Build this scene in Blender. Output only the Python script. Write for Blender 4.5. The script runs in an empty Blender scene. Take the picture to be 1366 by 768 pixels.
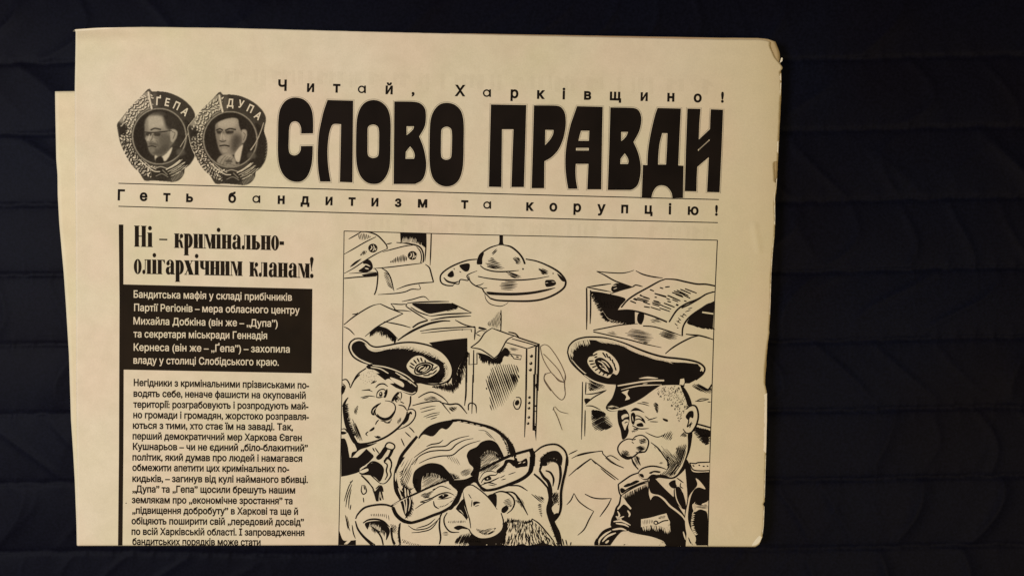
import bpy, math, random
import numpy as np
from mathutils import Vector, Matrix
from mathutils.geometry import tessellate_polygon, delaunay_2d_cdt

scene = bpy.context.scene
random.seed(7)

# ------------------------------------------------------------------ camera
PW, PH = 1366.0, 768.0
LENS, SENSOR = 26.0, 36.0
F = LENS / SENSOR * PW                      # focal length in photograph pixels
CAM_Z = 0.3145
TILT = math.radians(-1.75)
cam_data = bpy.data.cameras.new("camera")
cam_data.lens = LENS
cam_data.sensor_width = SENSOR
cam_data.clip_start = 0.01
cam_data.clip_end = 50.0
cam = bpy.data.objects.new("camera", cam_data)
scene.collection.objects.link(cam)
cam.location = (0.0, 0.0, CAM_Z)
cam.rotation_euler = (TILT, 0.0, 0.0)
scene.camera = cam

# ------------------------------------------------------------------ world and lamps
world = bpy.data.worlds.new("World")
scene.world = world
world.use_nodes = True
world.node_tree.nodes["Background"].inputs[0].default_value = (1.0, 0.86, 0.70, 1)
world.node_tree.nodes["Background"].inputs[1].default_value = 0.10


def area_lamp(name, loc, aim, size, watts, colour):
    d = bpy.data.lights.new(name, "AREA")
    d.shape = "DISK"
    d.size = size
    d.energy = watts
    d.color = colour
    o = bpy.data.objects.new(name, d)
    scene.collection.objects.link(o)
    o.location = loc
    o.rotation_euler = (Vector(aim) - Vector(loc)).to_track_quat("-Z", "Y").to_euler()
    return o


area_lamp("window_light", (-0.62, 0.02, 0.70), (-0.05, 0.0, 0.0), 0.30, 7.25, (1.0, 0.995, 1.05))
area_lamp("warm_room_lamp", (0.55, -0.35, 1.00), (0.05, -0.02, 0.0), 0.25, 5.7, (1.0, 0.79, 0.46))

scene.view_settings.view_transform = "Standard"
scene.view_settings.look = "None"
scene.view_settings.exposure = 0.0
scene.view_settings.gamma = 1.0
scene.cycles.filter_width = 1.5
scene.cycles.max_bounces = 6

# ------------------------------------------------------------------ the paper's shape
ROT = np.array(Matrix.Rotation(TILT, 3, "X"))
STACK = 0.0030                              # height of the folded newspaper over the cloth
MID = (0.0, STACK)


def ray(px, py):
    px = np.asarray(px, float)
    py = np.asarray(py, float)
    d = np.stack([(px - PW / 2) / F, -(py - PH / 2) / F, -np.ones_like(px)], -1)
    return d @ ROT.T


def flat(px, py, z=STACK):
    d = ray(px, py)
    t = (z - CAM_Z) / d[..., 2]
    return d[..., 0] * t, d[..., 1] * t


def seg_dist(x, y, a, b):
    ax, ay = a
    bx, by = b
    t = np.clip(((x - ax) * (bx - ax) + (y - ay) * (by - ay)) / ((bx - ax) ** 2 + (by - ay) ** 2), 0, 1)
    return np.hypot(x - ax - t * (bx - ax), y - ay - t * (by - ay))


def pt(px, py):
    x, y = flat(px, py)
    return float(x), float(y)


C_TL = pt(96, 40)
DENTS = [(pt(737, 541), pt(741, 552), 0.00016, 0.0006), (pt(741, 552), pt(749, 573), 0.00014, 0.0006),
         (pt(740, 541), pt(757, 551), 0.00010, 0.0006), (pt(720, 515), pt(728, 524), 0.00008, 0.0007),
         (pt(714, 548), pt(722, 585), 0.00007, 0.0012), (pt(975, 700), pt(980, 712), 0.0001, 0.0006),
         (pt(1006, 300), pt(1012, 335), 0.0002, 0.0012)]
Y_FOLD = pt(500, 726.5)[1]


def height(x, y):
    h = STACK + 0.00045 * np.sin(x * 21.0 + 0.6) * np.cos(y * 14.0 + 0.4)
    h = h + 0.00020 * np.sin(x * 52.0 - y * 33.0 + 1.1)
    h = h + 0.00007 * np.sin(x * 120 + y * 47) * np.sin(y * 95 - x * 30 + 1)
    dx = x - C_TL[0]
    dy = C_TL[1] - y
    h = h + 0.0045 * np.exp(-(np.maximum(dy, 0) / 0.0034) ** 2) * np.exp(-(np.maximum(dx, 0) / 0.036) ** 2)
    for a, b, amp, w in DENTS:
        h = h + 1.5 * amp * np.exp(-(seg_dist(x, y, a, b) / w) ** 2)
    q = np.clip((Y_FOLD + 0.0010 - y) / 0.0018, 0, 1)     # the fold at the bottom rolls under
    h = h - 0.0008 * (1 - np.sqrt(np.clip(1 - q * q, 0, 1)))
    # the worn right edge droops a little on to the cloth
    e = np.clip((x - pt(1005, 384)[0]) / 0.011, 0, 1)
    return h - 0.0009 * e * e


def on_paper(px, py, lift=0.0):
    """Where the line of sight of a photograph pixel meets the page."""
    d = ray(px, py)
    z = np.full(d.shape[:-1], STACK)
    for _ in range(5):
        t = (z - CAM_Z) / d[..., 2]
        z = height(d[..., 0] * t, d[..., 1] * t) + lift
    t = (z - CAM_Z) / d[..., 2]
    return np.stack([d[..., 0] * t, d[..., 1] * t, z], -1)


# ------------------------------------------------------------------ materials
def nodes_of(name, rough=0.85, spec=0.08):
    m = bpy.data.materials.new(name)
    m.use_nodes = True
    nt = m.node_tree
    b = nt.nodes["Principled BSDF"]
    b.inputs["Roughness"].default_value = rough
    b.inputs["Specular IOR Level"].default_value = spec
    return m, nt, b


def tex(nt, kind, scale, detail=2.0, rough=0.5):
    n = nt.nodes.new("ShaderNodeTexNoise") if kind == "noise" else nt.nodes.new("ShaderNodeTexVoronoi")
    n.inputs["Scale"].default_value = scale
    if kind == "noise":
        n.inputs["Detail"].default_value = detail
        n.inputs["Roughness"].default_value = rough
    co = nt.nodes.new("ShaderNodeTexCoord")
    nt.links.new(co.outputs["Object"], n.inputs["Vector"])
    return n


def ramp(nt, src, stops):
    r = nt.nodes.new("ShaderNodeValToRGB")
    els = r.color_ramp.elements
    while len(els) < len(stops):
        els.new(0.5)
    for e, (p, c) in zip(els, stops):
        e.position = p
        e.color = (*c, 1)
    nt.links.new(src, r.inputs["Fac"])
    return r


def mix(nt, fac, a, b, mode="MIX"):
    n = nt.nodes.new("ShaderNodeMix")
    n.data_type = "RGBA"
    n.blend_type = mode
    for sock, v in (("Factor", fac), ("A", a), ("B", b)):
        s = [i for i in n.inputs if i.name == sock and (i.type == "RGBA" or sock == "Factor" and i.type == "VALUE")][0]
        if isinstance(v, (int, float)):
            s.default_value = v
        elif isinstance(v, tuple):
            s.default_value = (*v, 1)
        else:
            nt.links.new(v, s)
    return [o for o in n.outputs if o.type == "RGBA"][0]


def bump(nt, b, src, strength, dist):
    n = nt.nodes.new("ShaderNodeBump")
    n.inputs["Strength"].default_value = strength
    n.inputs["Distance"].default_value = dist
    nt.links.new(src, n.inputs["Height"])
    nt.links.new(n.outputs["Normal"], b.inputs["Normal"])


def paper_colour(nt, tint=(1, 1, 1), aged=0.55):
    """Yellowed newsprint: broad blotches of ageing, a finer mottle, fibres."""
    A = tuple(a * t for a, t in zip((0.600, 0.517, 0.374), tint))
    B = tuple(a * t for a, t in zip((0.560, 0.492, 0.325), tint))
    big = tex(nt, "noise", 16, 3)
    r = ramp(nt, big.outputs["Fac"], [(0.36, A), (0.66, B)])
    pink = tex(nt, "noise", 27, 2)
    rp = ramp(nt, pink.outputs["Fac"], [(0.42, (0, 0, 0)), (0.68, (1, 1, 1))])
    C = tuple(a * t for a, t in zip((0.600, 0.490, 0.352), tint))
    c = mix(nt, rp.outputs["Color"], r.outputs["Color"], C)
    mid = tex(nt, "noise", 160, 4)
    rm = ramp(nt, mid.outputs["Fac"], [(0.30, (0.955, 0.955, 0.94)), (0.70, (1.03, 1.03, 1.03))])
    c = mix(nt, 1.0, c, rm.outputs["Color"], "MULTIPLY")
    # old newsprint browns from its open edge inwards
    co = nt.nodes.new("ShaderNodeTexCoord")
    sp = nt.nodes.new("ShaderNodeSeparateXYZ")
    nt.links.new(co.outputs["Object"], sp.inputs[0])
    ad = nt.nodes.new("ShaderNodeMath")
    ad.operation = "MULTIPLY_ADD"
    ad.inputs[1].default_value = 0.02
    nt.links.new(mid.outputs["Fac"], ad.inputs[0])
    nt.links.new(sp.outputs["X"], ad.inputs[2])
    mr = nt.nodes.new("ShaderNodeMapRange")
    mr.inputs["From Min"].default_value = 0.075
    mr.inputs["From Max"].default_value = 0.124
    mr.inputs["To Max"].default_value = aged
    nt.links.new(ad.outputs[0], mr.inputs["Value"])
    c = mix(nt, mr.outputs["Result"], c, (0.52, 0.425, 0.235))
    fine = tex(nt, "noise", 1500, 3, 0.7)
    rf = ramp(nt, fine.outputs["Fac"], [(0.28, (0.95, 0.95, 0.945)), (0.70, (1.03, 1.03, 1.03))])
    return mix(nt, 1.0, c, rf.outputs["Color"], "MULTIPLY"), fine


def make_paper(name, tint=(1, 1, 1), aged=0.55):
    m, nt, b = nodes_of(name, 0.9, 0.05)
    c, fine = paper_colour(nt, tint, aged)
    nt.links.new(c, b.inputs["Base Color"])
    bump(nt, b, fine.outputs["Fac"], 0.12, 0.0004)
    return m


PAPER = make_paper("newsprint")
PAPER_IN = make_paper("newsprint inner sheet", (1.0, 1.0, 0.93))
PAPER_OLD = make_paper("newsprint browned edge", (0.66, 0.53, 0.42))
PAPER_TORN = make_paper("newsprint torn fibres", (1.20, 1.26, 1.36), 0.0)


def make_ink(name, col, cover):
    """Printing ink: worn specks let a little of the newsprint through."""
    m, nt, b = nodes_of(name, 0.8, 0.05)
    c, fine = paper_colour(nt)
    n = tex(nt, "noise", 2100, 3, 0.75)
    r = ramp(nt, n.outputs["Fac"], [(0.20, (cover * 0.965,) * 3), (0.36, (cover,) * 3)])
    bl = tex(nt, "noise", 60, 2)
    rb = ramp(nt, bl.outputs["Fac"], [(0.3, tuple(v * 0.72 for v in col)), (0.7, tuple(v * 1.3 for v in col))])
    nt.links.new(mix(nt, r.outputs["Color"], c, rb.outputs["Color"]), b.inputs["Base Color"])
    return m


INK = make_ink("black printing ink", (0.0078, 0.0050, 0.0036), 0.998)
INK_TEXT = make_ink("text ink", (0.0105, 0.0062, 0.0030), 0.996)
INK_GREY = make_ink("outline ink", (0.05, 0.042, 0.032), 0.72)
INK_GHOST = make_ink("show through", (0.22, 0.18, 0.10), 0.06)
INK_PEN_CREASE = make_ink("pen scribble and crease shade", (0.055, 0.03, 0.02), 0.92)

PHOTO, _nt, _b = nodes_of("printed halftone photograph", 0.8, 0.05)
_c, _f = paper_colour(_nt)
_at = _nt.nodes.new("ShaderNodeAttribute")
_at.attribute_name = "tone"
_dots = tex(_nt, "noise", 1900, 2)
_rd = ramp(_nt, _dots.outputs["Fac"], [(0.3, (0.93,) * 3), (0.7, (1.06,) * 3)])
_nt.links.new(mix(_nt, _at.outputs["Fac"], (0.0125, 0.0080, 0.0045), mix(_nt, 1.0, _c, _rd.outputs["Color"], "MULTIPLY")), _b.inputs["Base Color"])

CLOTH, _nt, _b = nodes_of("dark navy quilted cloth", 0.58, 0.036)
_n = tex(_nt, "noise", 9, 3)
_r = ramp(_nt, _n.outputs["Fac"], [(0.35, (0.0026, 0.0022, 0.0044)), (0.65, (0.0026, 0.0031, 0.0074))])
_w = tex(_nt, "noise", 900, 3)
_rw = ramp(_nt, _w.outputs["Fac"], [(0.3, (0.72,) * 3), (0.7, (1.3,) * 3)])
_nt.links.new(mix(_nt, 1.0, _r.outputs["Color"], _rw.outputs["Color"], "MULTIPLY"), _b.inputs["Base Color"])
bump(_nt, _b, _w.outputs["Fac"], 0.10, 0.0003)


# ------------------------------------------------------------------ helpers
def link_mesh(name, verts, faces, mats, parent=None, mat_idx=None, smooth=True):
    me = bpy.data.meshes.new(name)
    me.from_pydata([tuple(map(float, v)) for v in verts], [], [tuple(map(int, f)) for f in faces])
    for m in mats:
        me.materials.append(m)
    if mat_idx is not None:
        me.polygons.foreach_set("material_index", mat_idx)
    me.polygons.foreach_set("use_smooth", [smooth] * len(me.polygons))
    me.update()
    o = bpy.data.objects.new(name, me)
    scene.collection.objects.link(o)
    o.parent = parent
    return o


# where each traced patch of the page starts (photograph pixels) and its enlargement
REG = {"A": (440, 290, 6.4), "B": (600, 290, 6.4), "C": (770, 290, 6.4), "D": (440, 390, 6.4), "E": (600, 400, 6.4),
       "F": (750, 390, 6.4), "G": (440, 500, 6.4), "H": (600, 500, 6.4), "I": (770, 500, 6.4), "J": (440, 610, 6.4),
       "K": (600, 610, 6.4), "L": (770, 610, 6.4), "0": (0, 0, 1.0),
       "T": (360, 90, 4.266), "U": (640, 120, 5.12), "V": (790, 120, 5.12)}


def parse(reg, s):
    """'x,y x,y* ...' -> points in photograph pixels; a * marks a sharp corner."""
    ox, oy, k = REG[reg]
    out = []
    for tok in s.split():
        c = tok.endswith("*")
        x, y = tok.rstrip("*").split(",")
        out.append((ox + float(x) / k, oy + float(y) / k, c))
    return out


def curve(nodes, closed, step=5, sharp=False):
    n = len(nodes)
    P = np.array([(a, b) for a, b, _ in nodes])
    corner = [sharp or c for _, _, c in nodes]
    out = []
    for i in range(n if closed else n - 1):
        a, b = P[i], P[(i + 1) % n]
        ca, cb = corner[i], corner[(i + 1) % n]
        if ca and cb:
            out.append(a)
            continue
        prev = P[(i - 1) % n] if closed or i > 0 else a
        nxt = P[(i + 2) % n] if closed or i + 2 < n else b
        ma = (b - a) if ca or (not closed and i == 0) else (b - prev) / 2
        mb = (b - a) if cb or (not closed and i == n - 2) else (nxt - a) / 2
        L = np.hypot(*(b - a))
        for m in (ma, mb):                       # keep the tangents no longer than the span
            q = np.hypot(*m)
            if q > L * 1.15:
                m *= L * 1.15 / q
        for k in range(step):
            t = k / step
            out.append((2 * t**3 - 3 * t**2 + 1) * a + (t**3 - 2 * t**2 + t) * ma + (-2 * t**3 + 3 * t**2) * b + (t**3 - t**2) * mb)
    if not closed:
        out.append(P[-1])
    return np.array(out)


def inside(poly, x, y):
    r = False
    j = len(poly) - 1
    for i in range(len(poly)):
        (xi, yi), (xj, yj) = poly[i], poly[j]
        if (yi > y) != (yj > y) and x < (xj - xi) * (y - yi) / (yj - yi) + xi:
            r = not r
        j = i
    return r


def area2(p):
    x, y = p[:, 0], p[:, 1]
    return float(np.sum(x * np.roll(y, -1) - np.roll(x, -1) * y))


def offset(poly, d):
    """Push a closed outline outward (d > 0) along its normals."""
    s = 1.0 if area2(poly) > 0 else -1.0
    e = np.roll(poly, -1, 0) - poly
    L = np.hypot(e[:, 0], e[:, 1])
    keep = L > 1e-6
    poly, e, L = poly[keep], e[keep], L[keep]
    e = np.roll(poly, -1, 0) - poly
    L = np.maximum(np.hypot(e[:, 0], e[:, 1]), 1e-9)
    n = np.stack([e[:, 1], -e[:, 0]], 1) / L[:, None] * s
    n0 = np.roll(n, 1, 0)
    m = n + n0
    den = np.maximum(1 + np.sum(n * n0, 1), 0.35)
    return poly + m / den[:, None] * d


# the folded bottom edge of the page: y by x
BOT = [(60, 727.6), (103, 727.5), (340, 727), (500, 726.4), (640, 726.9), (780, 727.3), (950, 728.8), (1003, 729), (1030, 729)]
FLAT = ("print_showing_through", "top_slogan", "bottom_slogan", "masthead_rule", "title_lettering", "letter_outline", "column_rule", "panel_text",
        "article_text", "headline", "banner_lettering", "torn_edge", "creased_corner")


class Print:
    """Flat print on the page: collects triangles in photograph pixels, then lays them on the paper."""

    def __init__(self, mats=None, base=0):
        self.t = []
        self.mats = mats or [INK, PAPER]
        self.k = 0
        self.base = base

    def tri(self, pts, tris, mat, layer):
        if mat != Print.last:                   # painted in order: white laid on black, black on that white ...
            Print.count += 1
            Print.last = mat
        lift = 3e-5 + self.base * 1e-5 + Print.count * 7e-7
        for a, b, c in tris:
            self.t.append((pts[a], pts[b], pts[c], mat, lift))

    count = 0
    last = 0

    def fill(self, loops, mat=0, layer=0):
        loops = [np.asarray(l, float) for l in loops]
        allp = np.concatenate(loops)
        tris = tessellate_polygon([[Vector((p[0], p[1], 0)) for p in l] for l in loops])
        self.tri(allp, tris, mat, layer)

    def P(self, reg, s, mat=0, layer=0, sharp=False):
        pts = curve(parse(reg, s), True, 4, sharp)
        self.fill([pts], mat, layer)
        return pts

    def Wp(self, reg, s, layer=1, sharp=False):
        return self.P(reg, s, 1, layer, sharp)

    def ribbon(self, c, w0, mat=0, layer=0, t0=0.4, t1=0.3, closed=False):
        c = np.asarray(c, float)
        n = len(c)
        if n < 2:
            return
        if closed:
            c = np.concatenate([c, c[:1]])
            n += 1
            tan = np.roll(c, -1, 0) - np.roll(c, 1, 0)
            tan[0] = tan[-1] = c[1] - c[-2]
        else:
            tan = np.gradient(c, axis=0)
        L = np.maximum(np.hypot(tan[:, 0], tan[:, 1]), 1e-9)
        nn = np.stack([-tan[:, 1], tan[:, 0]], 1) / L[:, None]
        s = np.concatenate([[0], np.cumsum(np.hypot(*(np.diff(c, axis=0).T)))])
        s = s / max(s[-1], 1e-9)
        w = np.ones(n)
        if not closed:
            w = np.minimum(1, t0 + (1 - t0) * s / 0.28) * np.minimum(1, t1 + (1 - t1) * (1 - s) / 0.28)
        h = nn * (w * w0 / 2)[:, None]
        pts = np.concatenate([c + h, c - h])
        tris = []
        for i in range(n - 1):
            tris += [(i, i + 1, n + i), (i + 1, n + i + 1, n + i)]
        self.tri(pts, tris, mat, layer)

    def S(self, reg, w, s, mat=0, layer=0, t0=0.5, t1=0.42, closed=False, sharp=False):
        c = curve(parse(reg, s), closed, 6, sharp)
        if reg != "0" and w < 17:
            w *= 1.22
        self.ribbon(c, w / REG[reg][2], mat, layer, t0, t1, closed)

    def M(self, reg, w, text, **k):
        """several strokes of one width, separated by |"""
        for s in text.split("|"):
            self.S(reg, w, s.strip(), **k)

    def dot(self, x, y, rx, ry=None, mat=0, layer=0, n=14):
        ry = ry or rx
        a = np.linspace(0, 2 * math.pi, n, endpoint=False)
        self.fill([np.stack([x + rx * np.cos(a), y + ry * np.sin(a)], 1)], mat, layer)

    def dots(self, reg, r, s, mat=0, layer=0):
        for x, y, _ in parse(reg, s):
            self.dot(x, y, r / REG[reg][2], None, mat, layer)

    def hatch(self, reg, s, ang, gap, w, mat=0, layer=0, jit=0.35, t0=0.5, t1=0.15):
        """tapered parallel pen strokes inside an outline"""
        k = REG[reg][2]
        poly = curve(parse(reg, s), True, 3)
        a = math.radians(ang)
        d = np.array([math.cos(a), math.sin(a)])
        nrm = np.array([-d[1], d[0]])
        u = poly @ d
        v = poly @ nrm
        g = gap / k
        q = v.min() + g * 0.5
        rnd = random.Random(len(s) * 31 + int(ang))
        while q < v.max():
            qq = q + rnd.uniform(-1, 1) * g * 0.15
            xs = []
            for i in range(len(poly)):
                j = (i + 1) % len(poly)
                if (v[i] > qq) != (v[j] > qq):
                    xs.append(u[i] + (u[j] - u[i]) * (qq - v[i]) / (v[j] - v[i]))
            xs.sort()
            for x0, x1 in zip(xs[::2], xs[1::2]):
                L = x1 - x0
                x0 += rnd.uniform(-0.2, 0.5) * jit * L * 0.5
                x1 -= rnd.uniform(-0.2, 0.5) * jit * L * 0.5
                if x1 - x0 > 0.4:
                    t = np.linspace(x0, x1, 4)
                    self.ribbon(np.stack([t * d[0] + qq * nrm[0], t * d[1] + qq * nrm[1]], 1), w / k * rnd.uniform(0.8, 1.15), mat, layer, t0, t1)
            q += g

    def fringe(self, reg, s, dx, dy, n, w, mat=0, layer=0, var=0.5):
        """spikes of brush along an edge"""
        k = REG[reg][2]
        c = curve(parse(reg, s), False, 6)
        rnd = random.Random(len(s) + n)
        for i in range(n):
            f = (i + rnd.uniform(0.1, 0.9)) / n * (len(c) - 1)
            j = min(int(f), len(c) - 2)
            p = c[j] + (c[j + 1] - c[j]) * (f - j)
            L = 1 - var * rnd.random()
            tip = p + np.array([dx, dy]) / k * L
            back = p - np.array([dx, dy]) / k * 0.15
            self.ribbon(np.array([back, p, (p + tip) / 2, tip]), w / k, mat, layer, 1.0, 0.05)

    def build(self, name, parent, limit=5.0, y_max=None):
        if name in FLAT:
            Print.count = 0
        T = self.t
        if not T:
            return None
        out = []
        stack = list(T)
        while stack:
            a, b, c, m, l = stack.pop()
            e = (math.dist(a, b), math.dist(b, c), math.dist(c, a))
            i = e.index(max(e))
            if e[i] > (3.0 if max(a[1], b[1], c[1]) > 718 else limit):
                q = (a, b, c)
                p0, p1, p2 = q[i], q[(i + 1) % 3], q[(i + 2) % 3]
                mid = ((p0[0] + p1[0]) / 2, (p0[1] + p1[1]) / 2)
                stack.append((p0, mid, p2, m, l))
                stack.append((mid, p1, p2, m, l))
            else:
                out.append((a, b, c, m, l))
        P = np.array([[t[0], t[1], t[2]] for t in out], float).reshape(-1, 2)
        lift = np.repeat([t[4] for t in out], 3)
        P[:, 1] = np.minimum(P[:, 1], y_max or np.interp(P[:, 0], [b[0] for b in BOT], [b[1] for b in BOT]) + 0.15)
        V = on_paper(P[:, 0], P[:, 1], lift)
        key = {}
        verts, faces, mi = [], [], []
        idx = []
        for i in range(len(P)):
            kk = (round(P[i, 0], 4), round(P[i, 1], 4), round(lift[i], 8))
            if kk not in key:
                key[kk] = len(verts)
                verts.append(V[i])
            idx.append(key[kk])
        for i, t in enumerate(out):
            f = idx[3 * i:3 * i + 3]
            if len(set(f)) < 3:
                continue
            p = verts[f[0]], verts[f[1]], verts[f[2]]
            up = (p[1][0] - p[0][0]) * (p[2][1] - p[0][1]) - (p[1][1] - p[0][1]) * (p[2][0] - p[0][0])
            if abs(up) < 1e-14:
                continue
            faces.append(f if up > 0 else f[::-1])
            mi.append(t[3])
        return link_mesh(name, verts, faces, self.mats, parent, mi, smooth=True)


# ------------------------------------------------------------------ the surface underneath
SEAM0, SEAM = pt(683, 75)[1], pt(683, 75)[1] - pt(683, 172)[1]


def cloth_height(x, y):
    v = (SEAM0 - y) / SEAM + 0.05 * np.sin(x * 9.0) + 0.03 * np.sin(x * 31 + 1.0)
    f = v - np.floor(v)
    row = np.floor(v)
    puff = np.abs(np.sin(math.pi * f)) ** 0.45
    d = np.minimum(f, 1 - f)
    h = 0.0011 * puff
    ph = row * 2.3
    r = np.sin(row * 12.9898) * 43758.5453
    r = r - np.floor(r)
    # puckers gathered by the stitching: leaning ridges that die out between the seams
    lean = 0.35 * np.sin(row * 1.7) + 0.25 * np.sin(x * 18 + row)
    u = x + lean * y
    rid = (1 - np.abs(np.sin(u * 62 + ph + 0.9 * np.sin(y * 70 + row * 3)))) ** 3
    rid2 = (1 - np.abs(np.sin(u * 113 - ph * 1.9 + 1.3 * np.sin(y * 90 + x * 25)))) ** 4
    rid3 = (1 - np.abs(np.sin(x * 260 + ph * 3 + 3 * np.sin(x * 47 + row)))) ** 2
    amp = 0.5 + 0.5 * np.sin(x * 27 + ph * 1.3 + 5 * r)
    h = h + 0.0016 * rid * amp * puff + 0.0008 * rid2 * (1 - amp) * puff + 0.0005 * rid3 * np.exp(-(d / 0.13) ** 2)
    h = h - 0.0007 * np.exp(-(d / 0.022) ** 2) * (0.6 + 0.4 * np.sin(x * 2100))
    return h - 0.0052


def make_cloth():
    xs = np.arange(-0.40, 0.4001, 0.0010)
    ys = np.arange(-0.30, 0.3001, 0.0010)
    X, Y = np.meshgrid(xs, ys)
    Z = cloth_height(X, Y)
    nx, ny = len(xs), len(ys)
    i = np.arange(nx * ny).reshape(ny, nx)
    quads = np.stack([i[:-1, :-1], i[:-1, 1:], i[1:, 1:], i[1:, :-1]], -1).reshape(-1)
    me = bpy.data.meshes.new("quilted_cloth")
    me.vertices.add(nx * ny)
    me.vertices.foreach_set("co", np.stack([X, Y, Z], -1).reshape(-1).astype(np.float32))
    me.loops.add(len(quads))
    me.loops.foreach_set("vertex_index", quads.astype(np.int32))
    me.polygons.add(len(quads) // 4)
    me.polygons.foreach_set("loop_start", np.arange(0, len(quads), 4, dtype=np.int32))
    me.polygons.foreach_set("use_smooth", [True] * (len(quads) // 4))
    me.materials.append(CLOTH)
    me.update(calc_edges=True)
    o = bpy.data.objects.new("quilted_cloth", me)
    scene.collection.objects.link(o)
    o["kind"] = "structure"
    o["label"] = "dark navy quilted cloth with stitched seams under the newspaper"
    return o


make_cloth()

# ------------------------------------------------------------------ the newspaper
paper = bpy.data.objects.new("newspaper", None)
scene.collection.objects.link(paper)
paper.empty_display_size = 0.05
paper["label"] = "yellowed folded newspaper with cartoon front page lying on dark quilted cloth"
paper["category"] = "newspaper"


def edge(s):
    return curve([(float(a), float(b), False) for a, b in (t.split(",") for t in s.split())], False, 8, True)


def sheet(name, left, right, top, bottom, mat, drop, nx, ny, ragged=0.0, thick=0.00011, shift=None):
    """A sheet between four traced edges. left/right: x by y; top/bottom: y by x."""
    lx, rx = np.array(left), np.array(right)
    tp, bt = np.array(top), np.array(bottom)
    y0, y1 = tp[:, 1].mean(), bt[:, 1].mean()
    vs = np.linspace(0, 1, ny)
    us = np.linspace(0, 1, nx)
    rnd = np.random.RandomState(len(name))
    U, V = np.meshgrid(us, vs)
    yy = y0 + (y1 - y0) * vs
    L = np.interp(yy, lx[:, 1], lx[:, 0])
    R = np.interp(yy, rx[:, 1], rx[:, 0])
    if ragged:
        n = rnd.randn(ny)
        n2 = np.convolve(rnd.randn(ny), np.ones(5) / 5, "same")
        R = R + ragged * (0.35 * n + 1.0 * n2)
        L = L + ragged * 0.12 * n
    X = L[:, None] + (R - L)[:, None] * us[None, :]
    tn = (ragged * 0.35 * np.convolve(rnd.randn(nx), np.ones(3) / 3, "same")) if ragged else 0
    Yt = np.interp(X, tp[:, 0], tp[:, 1]) + tn
    Yb = np.interp(X, bt[:, 0], bt[:, 1])
    Y = Yt + (Yb - Yt) * V
    W = on_paper(X, Y, -drop)
    i = np.arange(nx * ny).reshape(ny, nx)
    faces = np.stack([i[1:, :-1], i[1:, 1:], i[:-1, 1:], i[:-1, :-1]], -1).reshape(-1, 4)
    verts = W.reshape(-1, 3)
    o = link_mesh(name, verts, faces, [mat], paper)
    md = o.modifiers.new("thickness", "SOLIDIFY")
    md.thickness = thick
    md.offset = -1
    return o


TOP = [(60, 42.5), (94.5, 41), (101, 39.5), (130, 37.4), (190, 36.2), (300, 37.6), (480, 42.3), (700, 47.5), (900, 51.8), (960, 53), (1012, 53.2), (1022, 54.2), (1030, 57), (1060, 60)]
LEFT = [(95, 41), (98, 43.5), (101, 50), (100.6, 80), (99.8, 121), (100, 200), (101, 300), (101.6, 500), (103.2, 660), (103.4, 728)]
RIGHT = [(1027, 53), (1029, 57), (1033, 66), (1038.5, 72), (1044, 78), (1043.4, 82), (1040.3, 84), (1041.6, 94), (1042, 113), (1040.8, 128), (1040, 150), (1038.5, 180),
         (1037.7, 206), (1032.3, 207.5), (1033, 234), (1036.5, 236.5), (1035.5, 248), (1033.3, 260), (1034, 290), (1033.3, 305), (1031, 330), (1029, 361), (1027, 420), (1026, 440),
         (1022, 470), (1020.3, 490), (1020, 507), (1023, 522), (1022.8, 560), (1022, 595), (1021, 630), (1020, 667), (1017.4, 670), (1019.8, 673), (1018.6, 700), (1017, 715), (1012.8, 724), (1006, 729)]
front = sheet("front_page", LEFT, RIGHT, TOP, BOT, PAPER, 0.0, 330, 360, 0.28)

# the sheet inside, pushed out to the left, and the browned ones that show at the worn right edge
IN_LEFT = [(73.4, 121), (73.8, 150), (74.6, 190), (75, 212), (76.7, 233), (77, 260), (79, 297), (85, 364), (87.8, 405), (92, 473), (94.7, 560), (97.5, 602), (99.8, 642), (102, 700), (102.5, 728)]
sheet("inner_sheet", IN_LEFT, [(400, 121), (400, 728)], [(60, 122.4), (110, 121.6), (400, 121.6)], [(60, 727.0), (400, 726.3)], PAPER_IN, 0.00035, 60, 160, 0.10)
BACK_RIGHT = [(1034, 52), (1037.5, 59), (1039.8, 65), (1040.5, 72), (1041, 82), (1042.4, 96), (1042, 128), (1040.3, 160), (1038, 206), (1036.8, 235), (1034.5, 262), (1033.5, 300), (1029, 361), (1025.5, 440), (1021, 500), (1019, 600), (1016, 700), (1008, 727)]
sheet("inner_sheet", [(600, 50), (600, 727)], BACK_RIGHT, [(600, 44.6), (960, 50.6), (1010, 51), (1024, 52.2), (1032, 55), (1060, 66)], [(600, 725.6), (780, 726.2), (1010, 727.6)], PAPER_OLD, 0.0005, 90, 330, 0.22)
sheet("inner_sheet", [(112, 55), (110, 700), (112, 726)], [(x - 4, y) for x, y in BACK_RIGHT], [(60, 52), (101, 50), (480, 50), (1060, 60)], [(60, 726.4), (103, 726.2), (500, 725.4), (1010, 726.5)], PAPER_IN, 0.0011, 60, 120, 0.1)


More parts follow.
